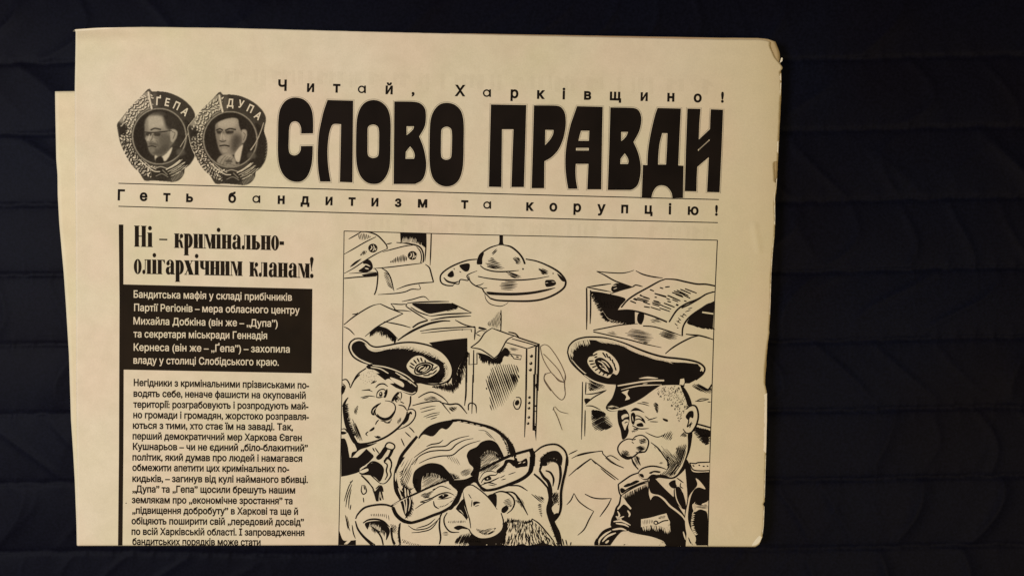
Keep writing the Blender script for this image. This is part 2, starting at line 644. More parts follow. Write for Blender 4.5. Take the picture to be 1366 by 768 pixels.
def torn_edge(owner):
    """pale fibres along the worn right-hand edge, and the little turned-up corners"""
    rnd = random.Random(3)
    R = np.array(RIGHT)
    for y0, y1, wmin, wmax, n in [(77, 84, 1.5, 3.5, 7), (98, 108, 0.8, 2.2, 8), (110, 128, 0.5, 1.5, 12), (188, 205, 0.5, 1.8, 12), (238, 300, 0.3, 1.1, 30),
                                  (316, 420, 0.2, 1.0, 40), (524, 604, 2.6, 4.2, 34), (606, 664, 0.3, 1.2, 24), (675, 712, 0.3, 1.2, 18)]:
        p = Print([PAPER_TORN, PAPER])
        ys = np.linspace(y0, y1, n)
        xs = np.interp(ys, R[:, 1], R[:, 0]) + 0.1
        w = np.array([rnd.uniform(wmin, wmax) for _ in ys])
        w[0] = w[-1] = 0.3
        pts = np.concatenate([np.stack([xs, ys], 1), np.stack([xs - w, ys], 1)])
        p.tri(pts, [t for i in range(n - 1) for t in ((i, i + 1, n + i), (i + 1, n + i + 1, n + i))], 0, 0)
        p.build("torn_edge", owner, y_max=729)
    for s in ("1002,728.3* 1012,724 1016.5,716* 1013,714 1009,718 1005,723", "97,42* 110,39.2 160,37 150,38.2 115,41"):
        p = Print([PAPER_TORN, PAPER])
        p.P("0", s, 0)
        p.build("creased_corner", owner, y_max=729)


torn_edge(front)

# ------------------------------------------------------------------ faint print showing through from the other side of the sheet
rnd = random.Random(11)
for x0, x1, y0, sl, h, bw in [(300, 960, 92, 0.022, 22, 15), (480, 950, 292, 0.024, 19, 13)]:
    p = Print([INK_GHOST, PAPER], -2)
    x = x0
    while x < x1:
        w = bw * rnd.uniform(0.5, 1.2)
        y = y0 + sl * (x - x0)
        if rnd.random() < 0.72:
            hh = h * rnd.uniform(0.75, 1.0)
            p.fill([[(x, y), (x + w * 0.45, y), (x + w * 0.45, y + hh), (x, y + hh)]], 0, -1)
            if rnd.random() < 0.6:
                p.fill([[(x + w * 0.45, y + hh * 0.1), (x + w * 0.85, y + hh * 0.2), (x + w * 0.85, y + hh * 0.45), (x + w * 0.45, y + hh * 0.4)]], 0, -1)
        x += w
    p.build("print_showing_through", paper)

# ------------------------------------------------------------------ lettering

def glyph_loops(body, bold=0.0):
    """Outlines of a line of type in em units, each emboldened; holes turn the other way."""
    cu = bpy.data.curves.new("type", "FONT")
    cu.body = body
    o = bpy.data.objects.new("type", cu)
    scene.collection.objects.link(o)
    dg = bpy.context.evaluated_depsgraph_get()
    cc = o.evaluated_get(dg).to_curve(dg)
    loops = []
    for sp in cc.splines:
        b = sp.bezier_points
        n = len(b)
        pts = []
        for i in range(n):
            p, q = b[i], b[(i + 1) % n]
            a0, a1, a2, a3 = (np.array(v[:2]) for v in (p.co, p.handle_right, q.handle_left, q.co))
            straight = abs(np.cross(a1 - a0, a3 - a0)) + abs(np.cross(a2 - a0, a3 - a0)) < 1e-6
            for t in ((0,) if straight else (0, 0.25, 0.5, 0.75)):
                pts.append((1 - t)**3 * a0 + 3 * t * (1 - t)**2 * a1 + 3 * t * t * (1 - t) * a2 + t**3 * a3)
        pts = np.array(pts)
        if len(pts) > 2 and abs(area2(pts)) > 1e-6:
            loops.append(pts)
    o.evaluated_get(dg).to_curve_clear()
    bpy.data.objects.remove(o)
    bpy.data.curves.remove(cu)
    if not loops:
        return []
    # an outline that lies wholly inside one turning the other way is a hole
    out = []
    for l in loops:
        sg = np.sign(area2(l))
        hole = any(np.sign(area2(m)) != sg and abs(area2(m)) > abs(area2(l)) and all(inside(m, *q) for q in l[::3]) for m in loops if m is not l)
        keep = [l[0]]
        for q in l[1:]:
            if math.dist(q, keep[-1]) > 0.012:
                keep.append(q)
        if len(keep) > 3 and math.dist(keep[0], keep[-1]) < 0.012:
            keep.pop()
        l2 = np.array(keep)
        o2 = offset(l2, -bold if hole else bold) if bold else l2
        if np.sign(area2(o2)) == sg:
            out.append(o2)
    return out


def fill_nonzero(pr, loops, mat=0, layer=0):
    """Fill outlines that may cross or overlap: triangulate all of them together, keep what winds round."""
    v, e = [], []
    for l in loops:
        n0 = len(v)
        v += [Vector((float(p[0]), float(p[1]))) for p in l]
        e += [(n0 + i, n0 + (i + 1) % len(l)) for i in range(len(l))]
    vo, _, fo, _, _, _ = delaunay_2d_cdt(v, e, [], 0, 1e-5)
    P = np.array([(p.x, p.y) for p in vo])
    T = np.array([f for f in fo if len(f) == 3])
    C = P[T].mean(1)
    w = np.zeros(len(C))
    for l in loops:
        l = np.asarray(l, float)
        m = np.roll(l, -1, 0)
        lo, hi = l.min(0), l.max(0)
        s = np.where((C[:, 0] >= lo[0]) & (C[:, 0] <= hi[0]) & (C[:, 1] >= lo[1]) & (C[:, 1] <= hi[1]))[0]
        if not len(s):
            continue
        x, y = C[s, 0][:, None], C[s, 1][:, None]
        up = (l[:, 1] <= y) & (m[:, 1] > y)
        dn = (l[:, 1] > y) & (m[:, 1] <= y)
        side = (m[:, 0] - l[:, 0]) * (y - l[:, 1]) - (x - l[:, 0]) * (m[:, 1] - l[:, 1])
        w[s] += (up & (side > 0)).sum(1) - (dn & (side < 0)).sum(1)
    pr.tri(P, T[w != 0], mat, layer)


def set_line(pr, body, x0, y0, x1, y1, cap, bold=0.02, mat=0, layer=0, lean=0.0):
    """Set a line of type so that it runs from (x0,y0) to (x1,y1) on its baseline with capitals `cap` pixels high."""
    g = glyph_loops(body, bold)
    a = np.concatenate(g)
    lo, hi = a[:, 0].min(), a[:, 0].max()
    k = cap / 0.73
    d = np.array([x1 - x0, y1 - y0]) / (hi - lo)
    u = np.array([lean, -1.0]) * k
    o = np.array([x0, y0])
    fill_nonzero(pr, [o + (l[:, :1] - lo) * d + l[:, 1:] * u for l in g], mat, layer)


def set_char(pr, ch, x, y, cap, bold=0.02, mat=0, layer=0, ang=0.0, sx=1.0):
    g = glyph_loops(ch, bold)
    a = np.concatenate(g)
    cx = (a[:, 0].min() + a[:, 0].max()) / 2
    k = cap / 0.73
    c, s = math.cos(math.radians(ang)), math.sin(math.radians(ang))
    L = []
    for l in g:
        u, v = (l[:, 0] - cx) * k * sx, -l[:, 1] * k
        L.append(np.stack([x + u * c - v * s, y + u * s + v * c], 1))
    fill_nonzero(pr, L, mat, layer)


def slogan(name, items, xh):
    p = Print([INK, PAPER])
    for ch, x, y in items:
        if ch == "а":                                  # one-storey a: a ring and a stem
            r = xh * 0.5
            a = np.linspace(0, 2 * math.pi, 26, endpoint=False)
            ring = np.stack([x - 0.4 + r * np.cos(a), y - r + r * np.sin(a)], 1)
            p.fill([ring, ring * 0 + np.stack([x - 0.4 + (r - 2.0) * np.cos(a), y - r + (r - 2.0) * np.sin(a)], 1)[::-1]])
            p.fill([[(x + r - 1.95, y - xh), (x + r + 0.2, y - xh), (x + r + 0.2, y), (x + r - 1.95, y)]])
        else:
            set_char(p, ch, x, y, xh * 1.36, 0.040, ang=1.4, sx=0.98)
    p.build(name, paper)


E_T, E_U = REG["T"], REG["U"]
S3 = 3.252
top_items = [("Ч", 376.6, 120.8), ("и", 414.2, 122.4), ("т", 449, 123.2), ("а", 482.8, 124.6), ("й", 519, 125.4), (",", 551, 126.0), ("Х", 613.6, 128.0), ("а", 649.6, 129.6),
             ("р", 686.2, 130.6), ("к", 721.6, 131.6), ("і", 752.0, 132.2), ("в", 783.8, 132.8), ("щ", 821, 133.6), ("и", 859.2, 134.4), ("н", 894.8, 135.2), ("о", 930.6, 136.2), ("!", 963.6, 136.5)]
slogan("top_slogan", top_items, 10.2)
bx = [("Г", 161.6), ("е", 191.4), ("т", 222.4), ("ь", 252.8), ("б", 309.6), ("а", 342), ("н", 375), ("д", 406.8), ("и", 438.8), ("т", 469.5), ("и", 500), ("з", 531), ("м", 563.6),
      ("т", 619.8), ("а", 650), ("к", 707), ("о", 738), ("р", 770), ("у", 802.2), ("п", 833.2), ("ц", 865.2), ("і", 893.6), ("ю", 924.6), ("!", 955.6)]
slogan("bottom_slogan", [(c, x, 266.8 + 0.0255 * (x - 161) - (0.6 if 300 < x < 700 else 0)) for c, x in bx], 10.0)

for pts in ("158,244.6 360,250.2 560,255.8 760,261.2 959,266.3", "158,275.2 360,281 560,286.7 760,292.2 957.6,297"):
    p = Print()
    p.S("0", 1.35, pts, t0=0.9, t1=0.9)
    p.build("masthead_rule", paper)

# the big masthead letters, traced one by one: an outline, its counters, then the hairline that runs round each
LETTERS = [
    ("T", "246,376* 178,377* 177,345 165,318 143,308 120,318 110,350 108,400 107,460 114,490 138,501 162,492 175,470 176,448* 244,447* 243,500 236,560 216,615 186,645 150,652 108,640 72,604 52,550 45,480 46,390 48,300 58,240 84,196 118,176 150,172 190,182 222,210 240,250 246,300", []),
    ("T", "328,186* 474,190* 472,420* 470,655* 398,652* 402,480* 405,324* 362,324 345,350 334,400 328,470 330,540 337,600 346,650* 286,650* 276,590 272,520 274,440 280,370 292,310 306,250", []),
    ("T", "588,186 630,196 664,226 682,270 688,330 687,420 686,500 680,570 660,622 628,656 590,664 552,655 520,625 500,580 491,520 490,440 492,340 498,280 516,230 546,198", ["588,326 560,338 556,370 556,430 556,480 562,505 588,516 614,505 620,475 621,420 621,370 614,338"]),
    ("T", "708,194* 820,196 860,208 884,240 888,290 880,340 850,394* 872,450 886,510 890,560 882,610 862,645 826,664* 704,664* 706,430*", ["778,336* 820,336* 815,352 798,370 778,386*", "798,450* 816,474 824,500 820,520* 772,520* 774,480*"]),
    ("T", "1008,202 1050,212 1082,240 1098,280 1104,340 1103,430 1102,510 1096,580 1078,636 1046,668 1006,678 966,668 934,640 916,596 908,530 908,440 910,350 916,292 934,246 966,212", ["1006,338 980,350 975,376 974,430 974,490 980,516 1004,526 1028,516 1034,490 1036,430 1036,380 1030,350"]),
    ("U", "76,100* 318,104* 310,400* 302,664* 216,664* 222,480* 230,270* 152,270* 150,480* 148,664* 62,662* 68,400*", []),
    ("U", "370,106* 520,108 556,120 580,156 588,210 584,270 568,340 536,410 490,460 442,488* 440,672* 354,672* 362,400*", ["448,274* 504,275* 500,304 480,340 446,378*"]),
    ("U", "664,112* 840,116* 836,300* 830,680* 734,680* 742,506* 656,506* 654,560 658,620 668,676* 604,676* 594,620 586,550 584,480 588,410 600,330 620,240 640,180", ["692,280* 748,280* 745,348* 674,348* 682,312*", "658,397* 744,397* 744,414* 657,414*"]),
    ("V", "124,120* 280,124 316,140 334,180 334,230 318,290 282,356* 310,420 326,480 332,540 326,600 310,650 282,676 260,684* 106,684* 116,400*", ["198,288* 244,288* 234,314 216,336 198,350*", "222,434* 240,460 248,486 244,506* 192,506* 194,470*"]),
    ("V", "446,124* 606,128* 596,330* 588,516* 624,518* 620,738* 548,738* 540,700 512,664 474,652 438,664 414,700 404,738* 338,738* 346,512* 376,514* 380,430 392,340 410,250 430,170", ["478,296* 514,297* 510,400* 504,510* 450,510* 452,450 460,370"]),
    ("V", "650,128* 740,130* 732,230* 728,340* 804,268* 806,200* 810,133* 894,136* 884,400* 870,700* 784,698* 790,580* 796,460* 718,526* 714,600* 712,694* 632,692* 640,400*", ["800,338* 802,346* 724,418* 722,408*"]),
]
title = Print([INK, PAPER])
lines = Print([INK_GREY, PAPER])
for reg, out, holes in LETTERS:
    o = curve(parse(reg, out), True, 5)
    hs = [curve(parse(reg, h), True, 5) for h in holes]
    title.fill([o] + hs)
    for loop, sg in [(o, 1)] + [(h, -1) for h in hs]:
        q = offset(loop, 1.25 * sg)
        if sg < 0 and abs(area2(loop)) < 60:
            q = offset(loop, -0.7)
        lines.ribbon(q, 0.62, closed=True)
title_obj = title.build("title_lettering", paper)
lines.build("letter_outline", title_obj)

# ------------------------------------------------------------------ the column on the left
p = Print([INK_TEXT, PAPER])
p.P("0", "158.4,299.5* 164.5,299.5* 164.6,379.2* 165,493* 164.6,600* 163.4,727* 157.4,727* 158.7,600* 159.4,400*")
p.build("column_rule", paper)
p = Print([INK_TEXT, PAPER])
p.fill([[(164.4, 379.2), (416.7, 385.2), (416.2, 440), (415.6, 497.6), (164.9, 492.8)]])
panel = p.build("text_panel", paper)
p = Print([PAPER], 2)
for s, x0, y0, x1, y1 in [
        ("Бандитська мафія у складі прибічників", 178.3, 396.8, 389.4, 400.9),
        ("Партії Регіонів – мера обласного центру", 178.9, 414.5, 399.7, 418.2),
        ("Михайла Добкіна (він же – „Дупа”)", 178.0, 432.4, 370.4, 435.7),
        ("та секретаря міськради Геннадія", 178.0, 449.6, 356.3, 452.0),
        ("Кернеса (він же – „Ґепа”) – захопила", 178.3, 467.4, 386.5, 470.0),
        ("владу у столиці Слобідського краю.", 178.0, 484.6, 371.9, 487.4)]:
    set_line(p, s, x0, y0, x1, y1, 9.6, 0.015, lean=0.004)
p.build("panel_text", panel)

ART = [("Негідники з кримінальними прізвиськами по-", 178.3, 514.3, 412.3, 517.9),
       ("водять себе, неначе фашисти на окупованій", 178.0, 528.7, 407.9, 531.5),
       ("території: розграбовують і розпродують май-", 177.7, 543.2, 411.4, 545.7),
       ("но громади і громадян, жорстоко розправля-", 177.7, 557.2, 412.0, 559.7),
       ("ються з тими, хто стає їм на заваді. Так,", 177.1, 571.2, 390.9, 573.5),
       ("перший демократичний мер Харкова Євген", 176.8, 585.4, 402.6, 587.8),
       ("Кушнарьов – чи не єдиний „біло-блакитний”", 177.1, 599.4, 410.8, 601.6),
       ("політик, який думав про людей і намагався", 176.6, 613.6, 403.2, 615.4),
       ("обмежити апетити цих кримінальних по-", 176.5, 627.4, 385.8, 629.2),
       ("кидьків, – загинув від кулі найманого вбивці.", 176.5, 642.0, 410.8, 643.6),
       ("„Дупа” та „Гепа” щосили брешуть нашим", 176.5, 656.0, 393.8, 657.6),
       ("землякам про „економічне зростання” та", 175.7, 670.4, 390.3, 671.9),
       ("„підвищення добробуту” в Харкові та ще й", 176.3, 684.4, 397.6, 686.0),
       ("обіцяють поширити свій „передовий досвід”", 175.4, 698.5, 405.5, 700.1),
       ("по всій Харківській області. І запровадження", 175.4, 712.6, 406.1, 714.1),
       ("бандитських порядків може стати", 176.5, 726.0, 347.6, 727.0)]
p = Print([INK_TEXT, PAPER])
for s, x0, y0, x1, y1 in ART:
    set_line(p, s, x0, y0, x1, y1, 9.0, 0.034, lean=0.003)
p.dot(168.2, 670.6, 0.9, 0.6)
p.build("article_text", paper)

# ------------------------------------------------------------------ the headline: a fat condensed face with hairlines, drawn glyph by glyph (baseline 0, up positive)
XH, ST = 175.0, 49.0


def rect(x0, y0, x1, y1):
    return [[(x0, y0), (x1, y0), (x1, y1), (x0, y1)]]


def ell(cx, cy, rx, ry, a0=0, a1=360, n=22):
    a = np.radians(np.linspace(a0, a1, n, endpoint=(a1 - a0) % 360 != 0))
    return [(cx + rx * math.cos(t), cy + ry * math.sin(t)) for t in a]


def stem(x, y0=0.0, y1=XH, foot=True, head=True):
    r = [rect(x, y0, x + ST, y1)]
    if foot:
        r.append(rect(x - 9, y0, x + ST + 9, y0 + 9))
    if head:
        r.append(rect(x - 9, y1 - 9, x + ST + (9 if head == 2 else 0), y1))
    return r


def ring(cx, cy, rx, ry, sx, sy):
    return [[ell(cx, cy, rx, ry), ell(cx, cy, sx, sy)[::-1]]]


GL = {
    "Н": (158, stem(9, 0, 255, True, 2) + stem(92, 0, 255, True, 2) + [rect(56, 122, 94, 134)]),
    "і": (68, stem(9) + [[ell(33, 228, 23, 27)]]),
    "–": (86, [rect(0, 82, 86, 100)]),
    "-": (58, [rect(0, 64, 56, 108)]),
    "к": (120, stem(9, head=2) + [[ell(92, 145, 22, 27)], [[(56, 84), (66, 84), (90, 128), (82, 136)]], [[(56, 92), (84, 100), (102, 70), (112, 12), (124, 0), (84, 0), (66, 70), (56, 76)]]]),
    "р": (118, stem(9, -88, 175) + [[[(54, 160)] + ell(62, 90, 52, 86, 100, -100) + [(54, 14), (60, 18), (66, 50), (68, 90), (66, 135), (60, 158)]]]),
    "и": (128, stem(9) + stem(72) + [[[(58, 38), (72, 128), (72, 146), (58, 56)]]]),
    "м": (158, [[[(0, 175), (56, 175), (96, 40), (88, 0), (72, 0), (26, 150)]], rect(14, 6, 22, 170), rect(2, 0, 36, 9), [[(80, 0), (90, 0), (112, 175), (104, 175)]]] + stem(102, head=2)),
    "н": (130, stem(9, head=2) + stem(74, head=2) + [rect(56, 82, 76, 94)]),
    "а": (122, [rect(66, 0, 110, 136), rect(104, 0, 120, 12), [ell(34, 132, 22, 25)],
               [ell(62, 128, 48, 50, 0, 150) + ell(60, 128, 12, 38, 150, 0)],
               [[(68, 98), (40, 92)] + ell(42, 46, 37, 50, 110, 300) + [(68, 22), (66, 30), (52, 22), (46, 46), (50, 76), (68, 88)]]]),
    "л": (122, stem(62) + [rect(30, 166, 66, 175), [[(36, 170), (45, 170), (43, 60), (38, 20), (30, 20), (34, 60)]], [ell(22, 24, 20, 27)]]),
    "ь": (116, stem(9, head=2) + [[[(56, 100)] + ell(62, 50, 50, 52, 95, -95) + [(56, 0), (58, 12), (66, 30), (68, 50), (66, 76), (58, 92)]]]),
    "о": (108, ring(52, 87, 50, 92, 9, 80)),
    "г": (104, stem(9) + [rect(50, 164, 98, 175), [[(70, 170), (98, 170), (98, 122), (88, 140)]]]),
    "х": (124, [[[(2, 175), (58, 175), (118, 0), (62, 0)]], [[(94, 175), (104, 175), (70, 100), (66, 112)]], [[(8, 0), (20, 0), (54, 74), (48, 86)]], rect(78, 166, 118, 175), rect(0, 0, 34, 9), rect(52, 0, 126, 9), rect(-4, 166, 66, 175)]),
    "ч": (130, stem(74, head=2) + [rect(9, 110, 54, 175), rect(0, 166, 60, 175), [ell(52, 112, 43, 44, 180, 300) + [(76, 80), (74, 90), (62, 84), (54, 100), (54, 112)]]]),
    "!": (52, [[ell(24, 27, 23, 27)], [ell(24, 224, 24, 32, 0, 180) + [(30, 84), (18, 84)]]]),
}


def headline_word(pr, word, x0, y0, x1, y1):
    adv = [GL[c][0] for c in word]
    tot = sum(adv) - 8
    d = np.array([x1 - x0, y1 - y0]) / tot
    k = 1 / 9.04
    q = 0.0
    for c, a in zip(word, adv):
        for loops in GL[c][1]:
            pr.fill([np.array([np.array([x0, y0]) + d * (q + u) + np.array([0.0, -k * v]) for u, v in l]) for l in loops])
        q += a


p = Print([INK_TEXT, PAPER])
for w, x0, y0, x1, y1 in [("Ні", 178.8, 329.0, 203.0, 329.6), ("–", 212.4, 329.4, 222.2, 329.6), ("кримінально-", 232.2, 330.6, 378.2, 333.9),
                          ("олігархічним", 178.2, 365.0, 322.6, 368.0), ("кланам!", 332.4, 368.6, 418.0, 371.0)]:
    headline_word(p, w, x0, y0, x1, y1)
p.build("headline", paper)


# ------------------------------------------------------------------ the two medals with photographs
GRID = 0.5


def medal(dx, dy, hair, second):
    """A printed halftone picture of a wreathed badge: tones from dark (0) to bare paper (1)."""
    x0, y0, x1, y1 = 154.0, 114.0, 268.0, 247.0
    nx, ny = int((x1 - x0) / GRID) + 1, int((y1 - y0) / GRID) + 1
    X, Y = np.meshgrid(np.linspace(x0, x1, nx), np.linspace(y0, y1, ny))
    T = np.ones_like(X)
    A = np.zeros_like(X)

    def pmask(pts):
        pts = np.asarray(pts, float)
        m = np.zeros(X.shape, bool)
        j = len(pts) - 1
        for i in range(len(pts)):
            (xi, yi), (xj, yj) = pts[i], pts[j]
            if yi != yj:
                m ^= ((yi > Y) != (yj > Y)) & (X < (xj - xi) * (Y - yi) / (yj - yi) + xi)
            j = i
        return m.astype(float)

    def soften(m, r):
        n = max(1, int(r / GRID))
        for _ in range(2):
            for ax in (0, 1):
                a = np.pad(m, [(n, n) if i == ax else (0, 0) for i in (0, 1)], mode="edge")
                c = np.cumsum(a, ax)
                c = np.concatenate([np.zeros_like(np.take(c, [0], ax)), c], ax)
                k = 2 * n + 1
                m = (np.take(c, range(k, c.shape[ax]), ax) - np.take(c, range(0, c.shape[ax] - k), ax)) / k
        return m

    def paint(s, tone, soft=0.6, alpha=1.0, solid=False, smooth=True):
        pts = curve([(float(a), float(b), False) for a, b in (t.split(",") for t in s.split())], True, 5, not smooth) if isinstance(s, str) else s
        m = pmask(pts)
        if soft:
            m = soften(m, soft)
        T[:] = T * (1 - m * alpha) + tone * m * alpha
        if solid:
            A[:] = np.maximum(A, pmask(pts))

    def line(s, w, tone, soft=0.3, alpha=1.0):
        c = curve([(float(a), float(b), False) for a, b in (t.split(",") for t in s.split())], False, 8)
        d = np.full(X.shape, 1e9)
        for a, b in zip(c[:-1], c[1:]):
            d = np.minimum(d, seg_dist(X, Y, a, b))
        m = np.clip((w / 2 + soft - d) / max(2 * soft, 1e-3), 0, 1) * alpha
        T[:] = T * (1 - m) + tone * m

    rnd = random.Random(5 if second else 4)
    # silhouette
    paint("196,120 200,118.5 203,122 213,122 226,124 240,130 251,138 258,147 260.5,155 259,163 258,172 262,186 261,205 255,218 247,225 246,231 241,239 232,243 218,242 205,241 193,241 186,231 177,222 170,212 165,202 160,190 157,176 156,166 160,160 168,150 176,140 186,131", 0.13, 0.4, solid=True)
    paint("200,121 203,146 190,154 180,166 158,162 162,150 176,138 190,126", 0.50, 1.2)
    # the dark cloth of the banner and the dark right side
    paint("201,124 214,122 228,125 242,132 252,140 258,148 260,157 258,163 254,170 248,160 236,149 222,144.5 203,145", 0.105, 0.5)
    paint("203,126 209,125 210,143 204,144", 0.28, 1.6, 0.6)
    paint("246,160 258,170 261,188 260,206 254,217 246,223 236,216 246,200 250,182", 0.055, 0.6)
    # leaves of the wreath
    cx, cy = 212.5, 182.0

    def leaf(x, y, L, w, ang, tone):
        c, s = math.cos(ang), math.sin(ang)
        paint(np.array([(x + u * c - v * s, y + u * s + v * c) for u, v in ((-L, 0), (-L * .3, w), (L * .5, w * .7), (L, 0), (L * .5, -w * .7), (-L * .3, -w))]), tone, 0)
    for a in np.arange(93, 262, 4.6):
        t = math.radians(a)
        for r, rr in ((39.2, 40.4), (43.2, 44.4), (47.4, 48.4), (51.2, 51.8)):
            k = 1.0 if a < 215 else 1.03
            x, y = cx + r * k * math.cos(t) * 0.995, cy + rr * k * math.sin(t) * 1.06
            x += rnd.uniform(-1, 1)
            y += rnd.uniform(-1, 1)
            if x > 203 and y < 150:
                continue
            an = t + math.pi / 2 + rnd.choice((-0.75, 0.75)) + rnd.uniform(-.3, .3)
            up = a > 185
            leaf(x + 0.9, y + 1.0, 3.0, 1.7, an, 0.05 if not up else 0.14)
            leaf(x, y, 2.8, 1.15, an, (rnd.uniform(0.8, 1.0) if up else rnd.uniform(0.5, 1.0)))
    for a in np.arange(20, 92, 4.2):                 # ears of corn low on the right
        t = math.radians(a)
        for r in (42, 47, 52):
            x, y = cx + r * 0.98 * math.cos(t), cy + r * 1.07 * math.sin(t)
            if a < 42:
                continue
            an = t + math.pi / 2 + 0.2
            leaf(x + 0.6, y + 0.9, 3.2, 1.4, an, 0.07)
            leaf(x, y, 2.9, 0.75, an, rnd.uniform(0.35, 0.85))
    # dark gem star on the left, hub at the foot
    paint("158,166 162,169 166,164 168,170 173,172 168,175 169,181 164,178 160,182 159,175", 0.06, 0.5)
    paint("204,226 212,222 222,223 228,229 227,238 216,242 206,240 201,234", 0.07, 0.8)
    line("206,225 214,222.5 222,224.5", 1.3, 0.6)
    line("208,235 216,232 224,236", 1.0, 0.42)
    line("217,227 223,233", 1.4, 0.40)
    for q in range(9):
        line(f"{188 + q * 1.9},{231 + q * 0.9} {191 + q * 1.6},{241 - q * 0.1}", 0.7, 0.10)
        line(f"{229 + q * 1.7},{238 - q * 1.2} {231 + q * 1.6},{243 - q * 1.1}", 0.6, 0.55)
    line("186,213 196,222 206,228.5 213,229", 1.2, 0.95)
    line("189,212 199,221 208,226", 0.8, 0.8)
    line("222,226 231,221 240,214", 1.6, 0.92)
    line("224,229 234,224 245,217", 0.9, 0.75)
    line("226,232 236,228 246,221", 0.8, 0.7)
    # the oval with the portrait
    th = np.linspace(0, 2 * math.pi, 60, endpoint=False)
    paint(np.stack([cx + 37.6 * np.cos(th), cy + 38.9 * np.sin(th)], 1), 0.09, 0.5)
    paint(np.stack([cx + 36.2 * np.cos(th), cy + 37.5 * np.sin(th)], 1), 0.70, 0.2)
    paint(np.stack([cx + 35.1 * np.cos(th), cy + 36.5 * np.sin(th)], 1), 0.06, 0.3)
    oval = soften(pmask(np.stack([cx + 34.4 * np.cos(th), cy + 35.9 * np.sin(th)], 1)), 0.3)
    keep = T.copy()
    if not second:
        paint("177,176 190,155 196,160 194,190 200,212 186,206", 0.045, 1.5)
        paint("222,152 240,158 247,176 244,200 228,216 222,214 232,188 236,176", 0.075, 1.5)
        paint("193.5,166 196,158 202,153 210,151.5 217,154 221,160 223,167 230,173 236,176 236,182 233,188 228,195 222,204 213,208.6 204,207 199,201 197,193 195.4,188 193.8,185 194.6,181 193.2,176", 0.50, 0.9)  # skin
        paint("196,161 203,154 212,153 218,160 219,168 208,171 197,171", 0.68, 2.0, 0.95)
        paint("193,163 196,158 198,168 196,180 193,184", 0.30, 1.2, 0.55)
        paint("212,176 226,178 232,188 224,201 214,208 211,196", 0.22, 3.0, 0.95)                  # cheek in shade
        paint("197,183 203,181 206,187 202,190 197,189", 0.62, 1.2, 0.8)
        paint("217,152 225,153 232,159 235,168 232,174 226,175 221,169 218.6,160", 0.08, 1.6, 0.95)  # hair at the side
        paint("199,154.6 206,150.6 214,149 221,152 217,155 207,154", 0.16, 1.0, 0.85)
        paint("227.4,174 232,172.6 236.4,176 235,183 231,189.6 227.6,188", 0.60, 0.8)               # ear
        line("230,176 233.4,178 231,185", 1.1, 0.26, 0.6)
        line("193.2,176.4 203,176.9 213,176.3 223,175.2", 1.5, 0.05, 0.4)                         # spectacles
        line("223,175.2 229,174.4", 1.0, 0.12)
        line("195,177 195.6,180.6 200,181.2 202.6,178", 0.7, 0.22, 0.4, 0.8)
        line("205,177 206,181.4 212,181.6 214.6,177.6", 0.7, 0.22, 0.4, 0.8)
        line("201.6,173.4 206.6,171.4 214,172.8", 2.0, 0.09, 0.6)
        paint("194.6,177.4 201.4,177.4 201.4,180.8 195.4,181", 0.09, 0.6, 0.95)
        paint("205.6,177.6 213.4,177.4 213,181.4 206.6,181.4", 0.09, 0.6, 0.95)
        line("205,183.4 210,184.4 215,182.6", 1.2, 0.30, 0.7, 0.8)
        line("204,180 202.6,185.4 200.6,188.6", 1.7, 0.24, 0.8, 0.85)
        line("199.4,180 198,185 196.4,187.4", 1.3, 0.74, 0.6, 0.9)
        line("197,189 201,190 204,188.6", 1.2, 0.24, 0.7, 0.85)
        paint("197.5,191 203,190 209,191.6 212,195 206,194.4 199,194", 0.16, 1.0, 0.85)           # moustache
        line("198.4,195.6 203,195 208,196.2", 1.7, 0.045, 0.5)
        line("200.4,197.8 205,197.8", 1.1, 0.46, 0.5, 0.8)
        line("208.6,188 211.4,192 211,196", 1.2, 0.24, 0.9, 0.7)
        paint("199,197.4 206,197 214,198 223,192 227,196 221,203.6 213,208 204,206.6 200,202", 0.17, 2.0, 0.9)   # stubble
        paint("200.6,199 206,198.6 206.6,202.6 202,203", 0.42, 1.2, 0.8)
        paint("207,207.4 213,210 221,205.5 229.5,196.5 227,206 220.5,215 216,212 210,217 207,213", 0.90, 0.6)      # collar
        paint("208.6,210.5 215,208.5 218,213 216,219 209,219 207,214", 0.05, 0.6)                                  # tie
    else:
        paint("177,176 190,155 196,160 194,190 200,212 186,206", 0.045, 1.5)
        paint("226,152 240,158 247,176 244,200 230,216 226,208 232,190 232,176", 0.055, 1.5)
        paint("195,157 205,154 216,152 223,154 225,164 229,171 232.5,173 232,182 228,188 225,195 219,201 210,204 202,201.6 197.5,194.6 195.5,186 193.6,178 192.6,167", 0.49, 0.9)
        paint("196,158 208,154 219,154 221,163 208,167 196,165", 0.68, 2.0, 0.95)
        paint("191,164 193,154 202,147 214,145.6 227,148 233,158 232.6,168 228.6,173 224.6,164 222.4,154.6 212,153.6 202,156.4 196,159.4", 0.045, 0.9)
        paint("228,170 233,169 235,174 232.6,183 228.6,187", 0.62, 0.8)
        line("230.4,173 232.6,176 230.4,182.6", 1.1, 0.24, 0.6)
        paint("193,163 196,160 197,176 199,192 195,186", 0.30, 1.4, 0.6)
        line("194.2,169.6 198.6,167.8 202.2,169.6", 1.9, 0.07, 0.6)
        line("206.4,169.8 212,167.6 219.4,168.8", 2.0, 0.06, 0.6)
        paint("194.2,170.6 201,170.8 201.4,174 196,174.4", 0.07, 0.6, 0.95)
        paint("206.4,171 216.4,170.4 216,174 208,174.6", 0.07, 0.6, 0.95)
        line("195,175.4 199,175.6", 0.9, 0.36, 0.6, 0.7)
        line("208,175.8 215,175", 0.9, 0.34, 0.6, 0.7)
        line("203.6,172 203.6,178 202.8,183", 1.6, 0.28, 0.8, 0.8)
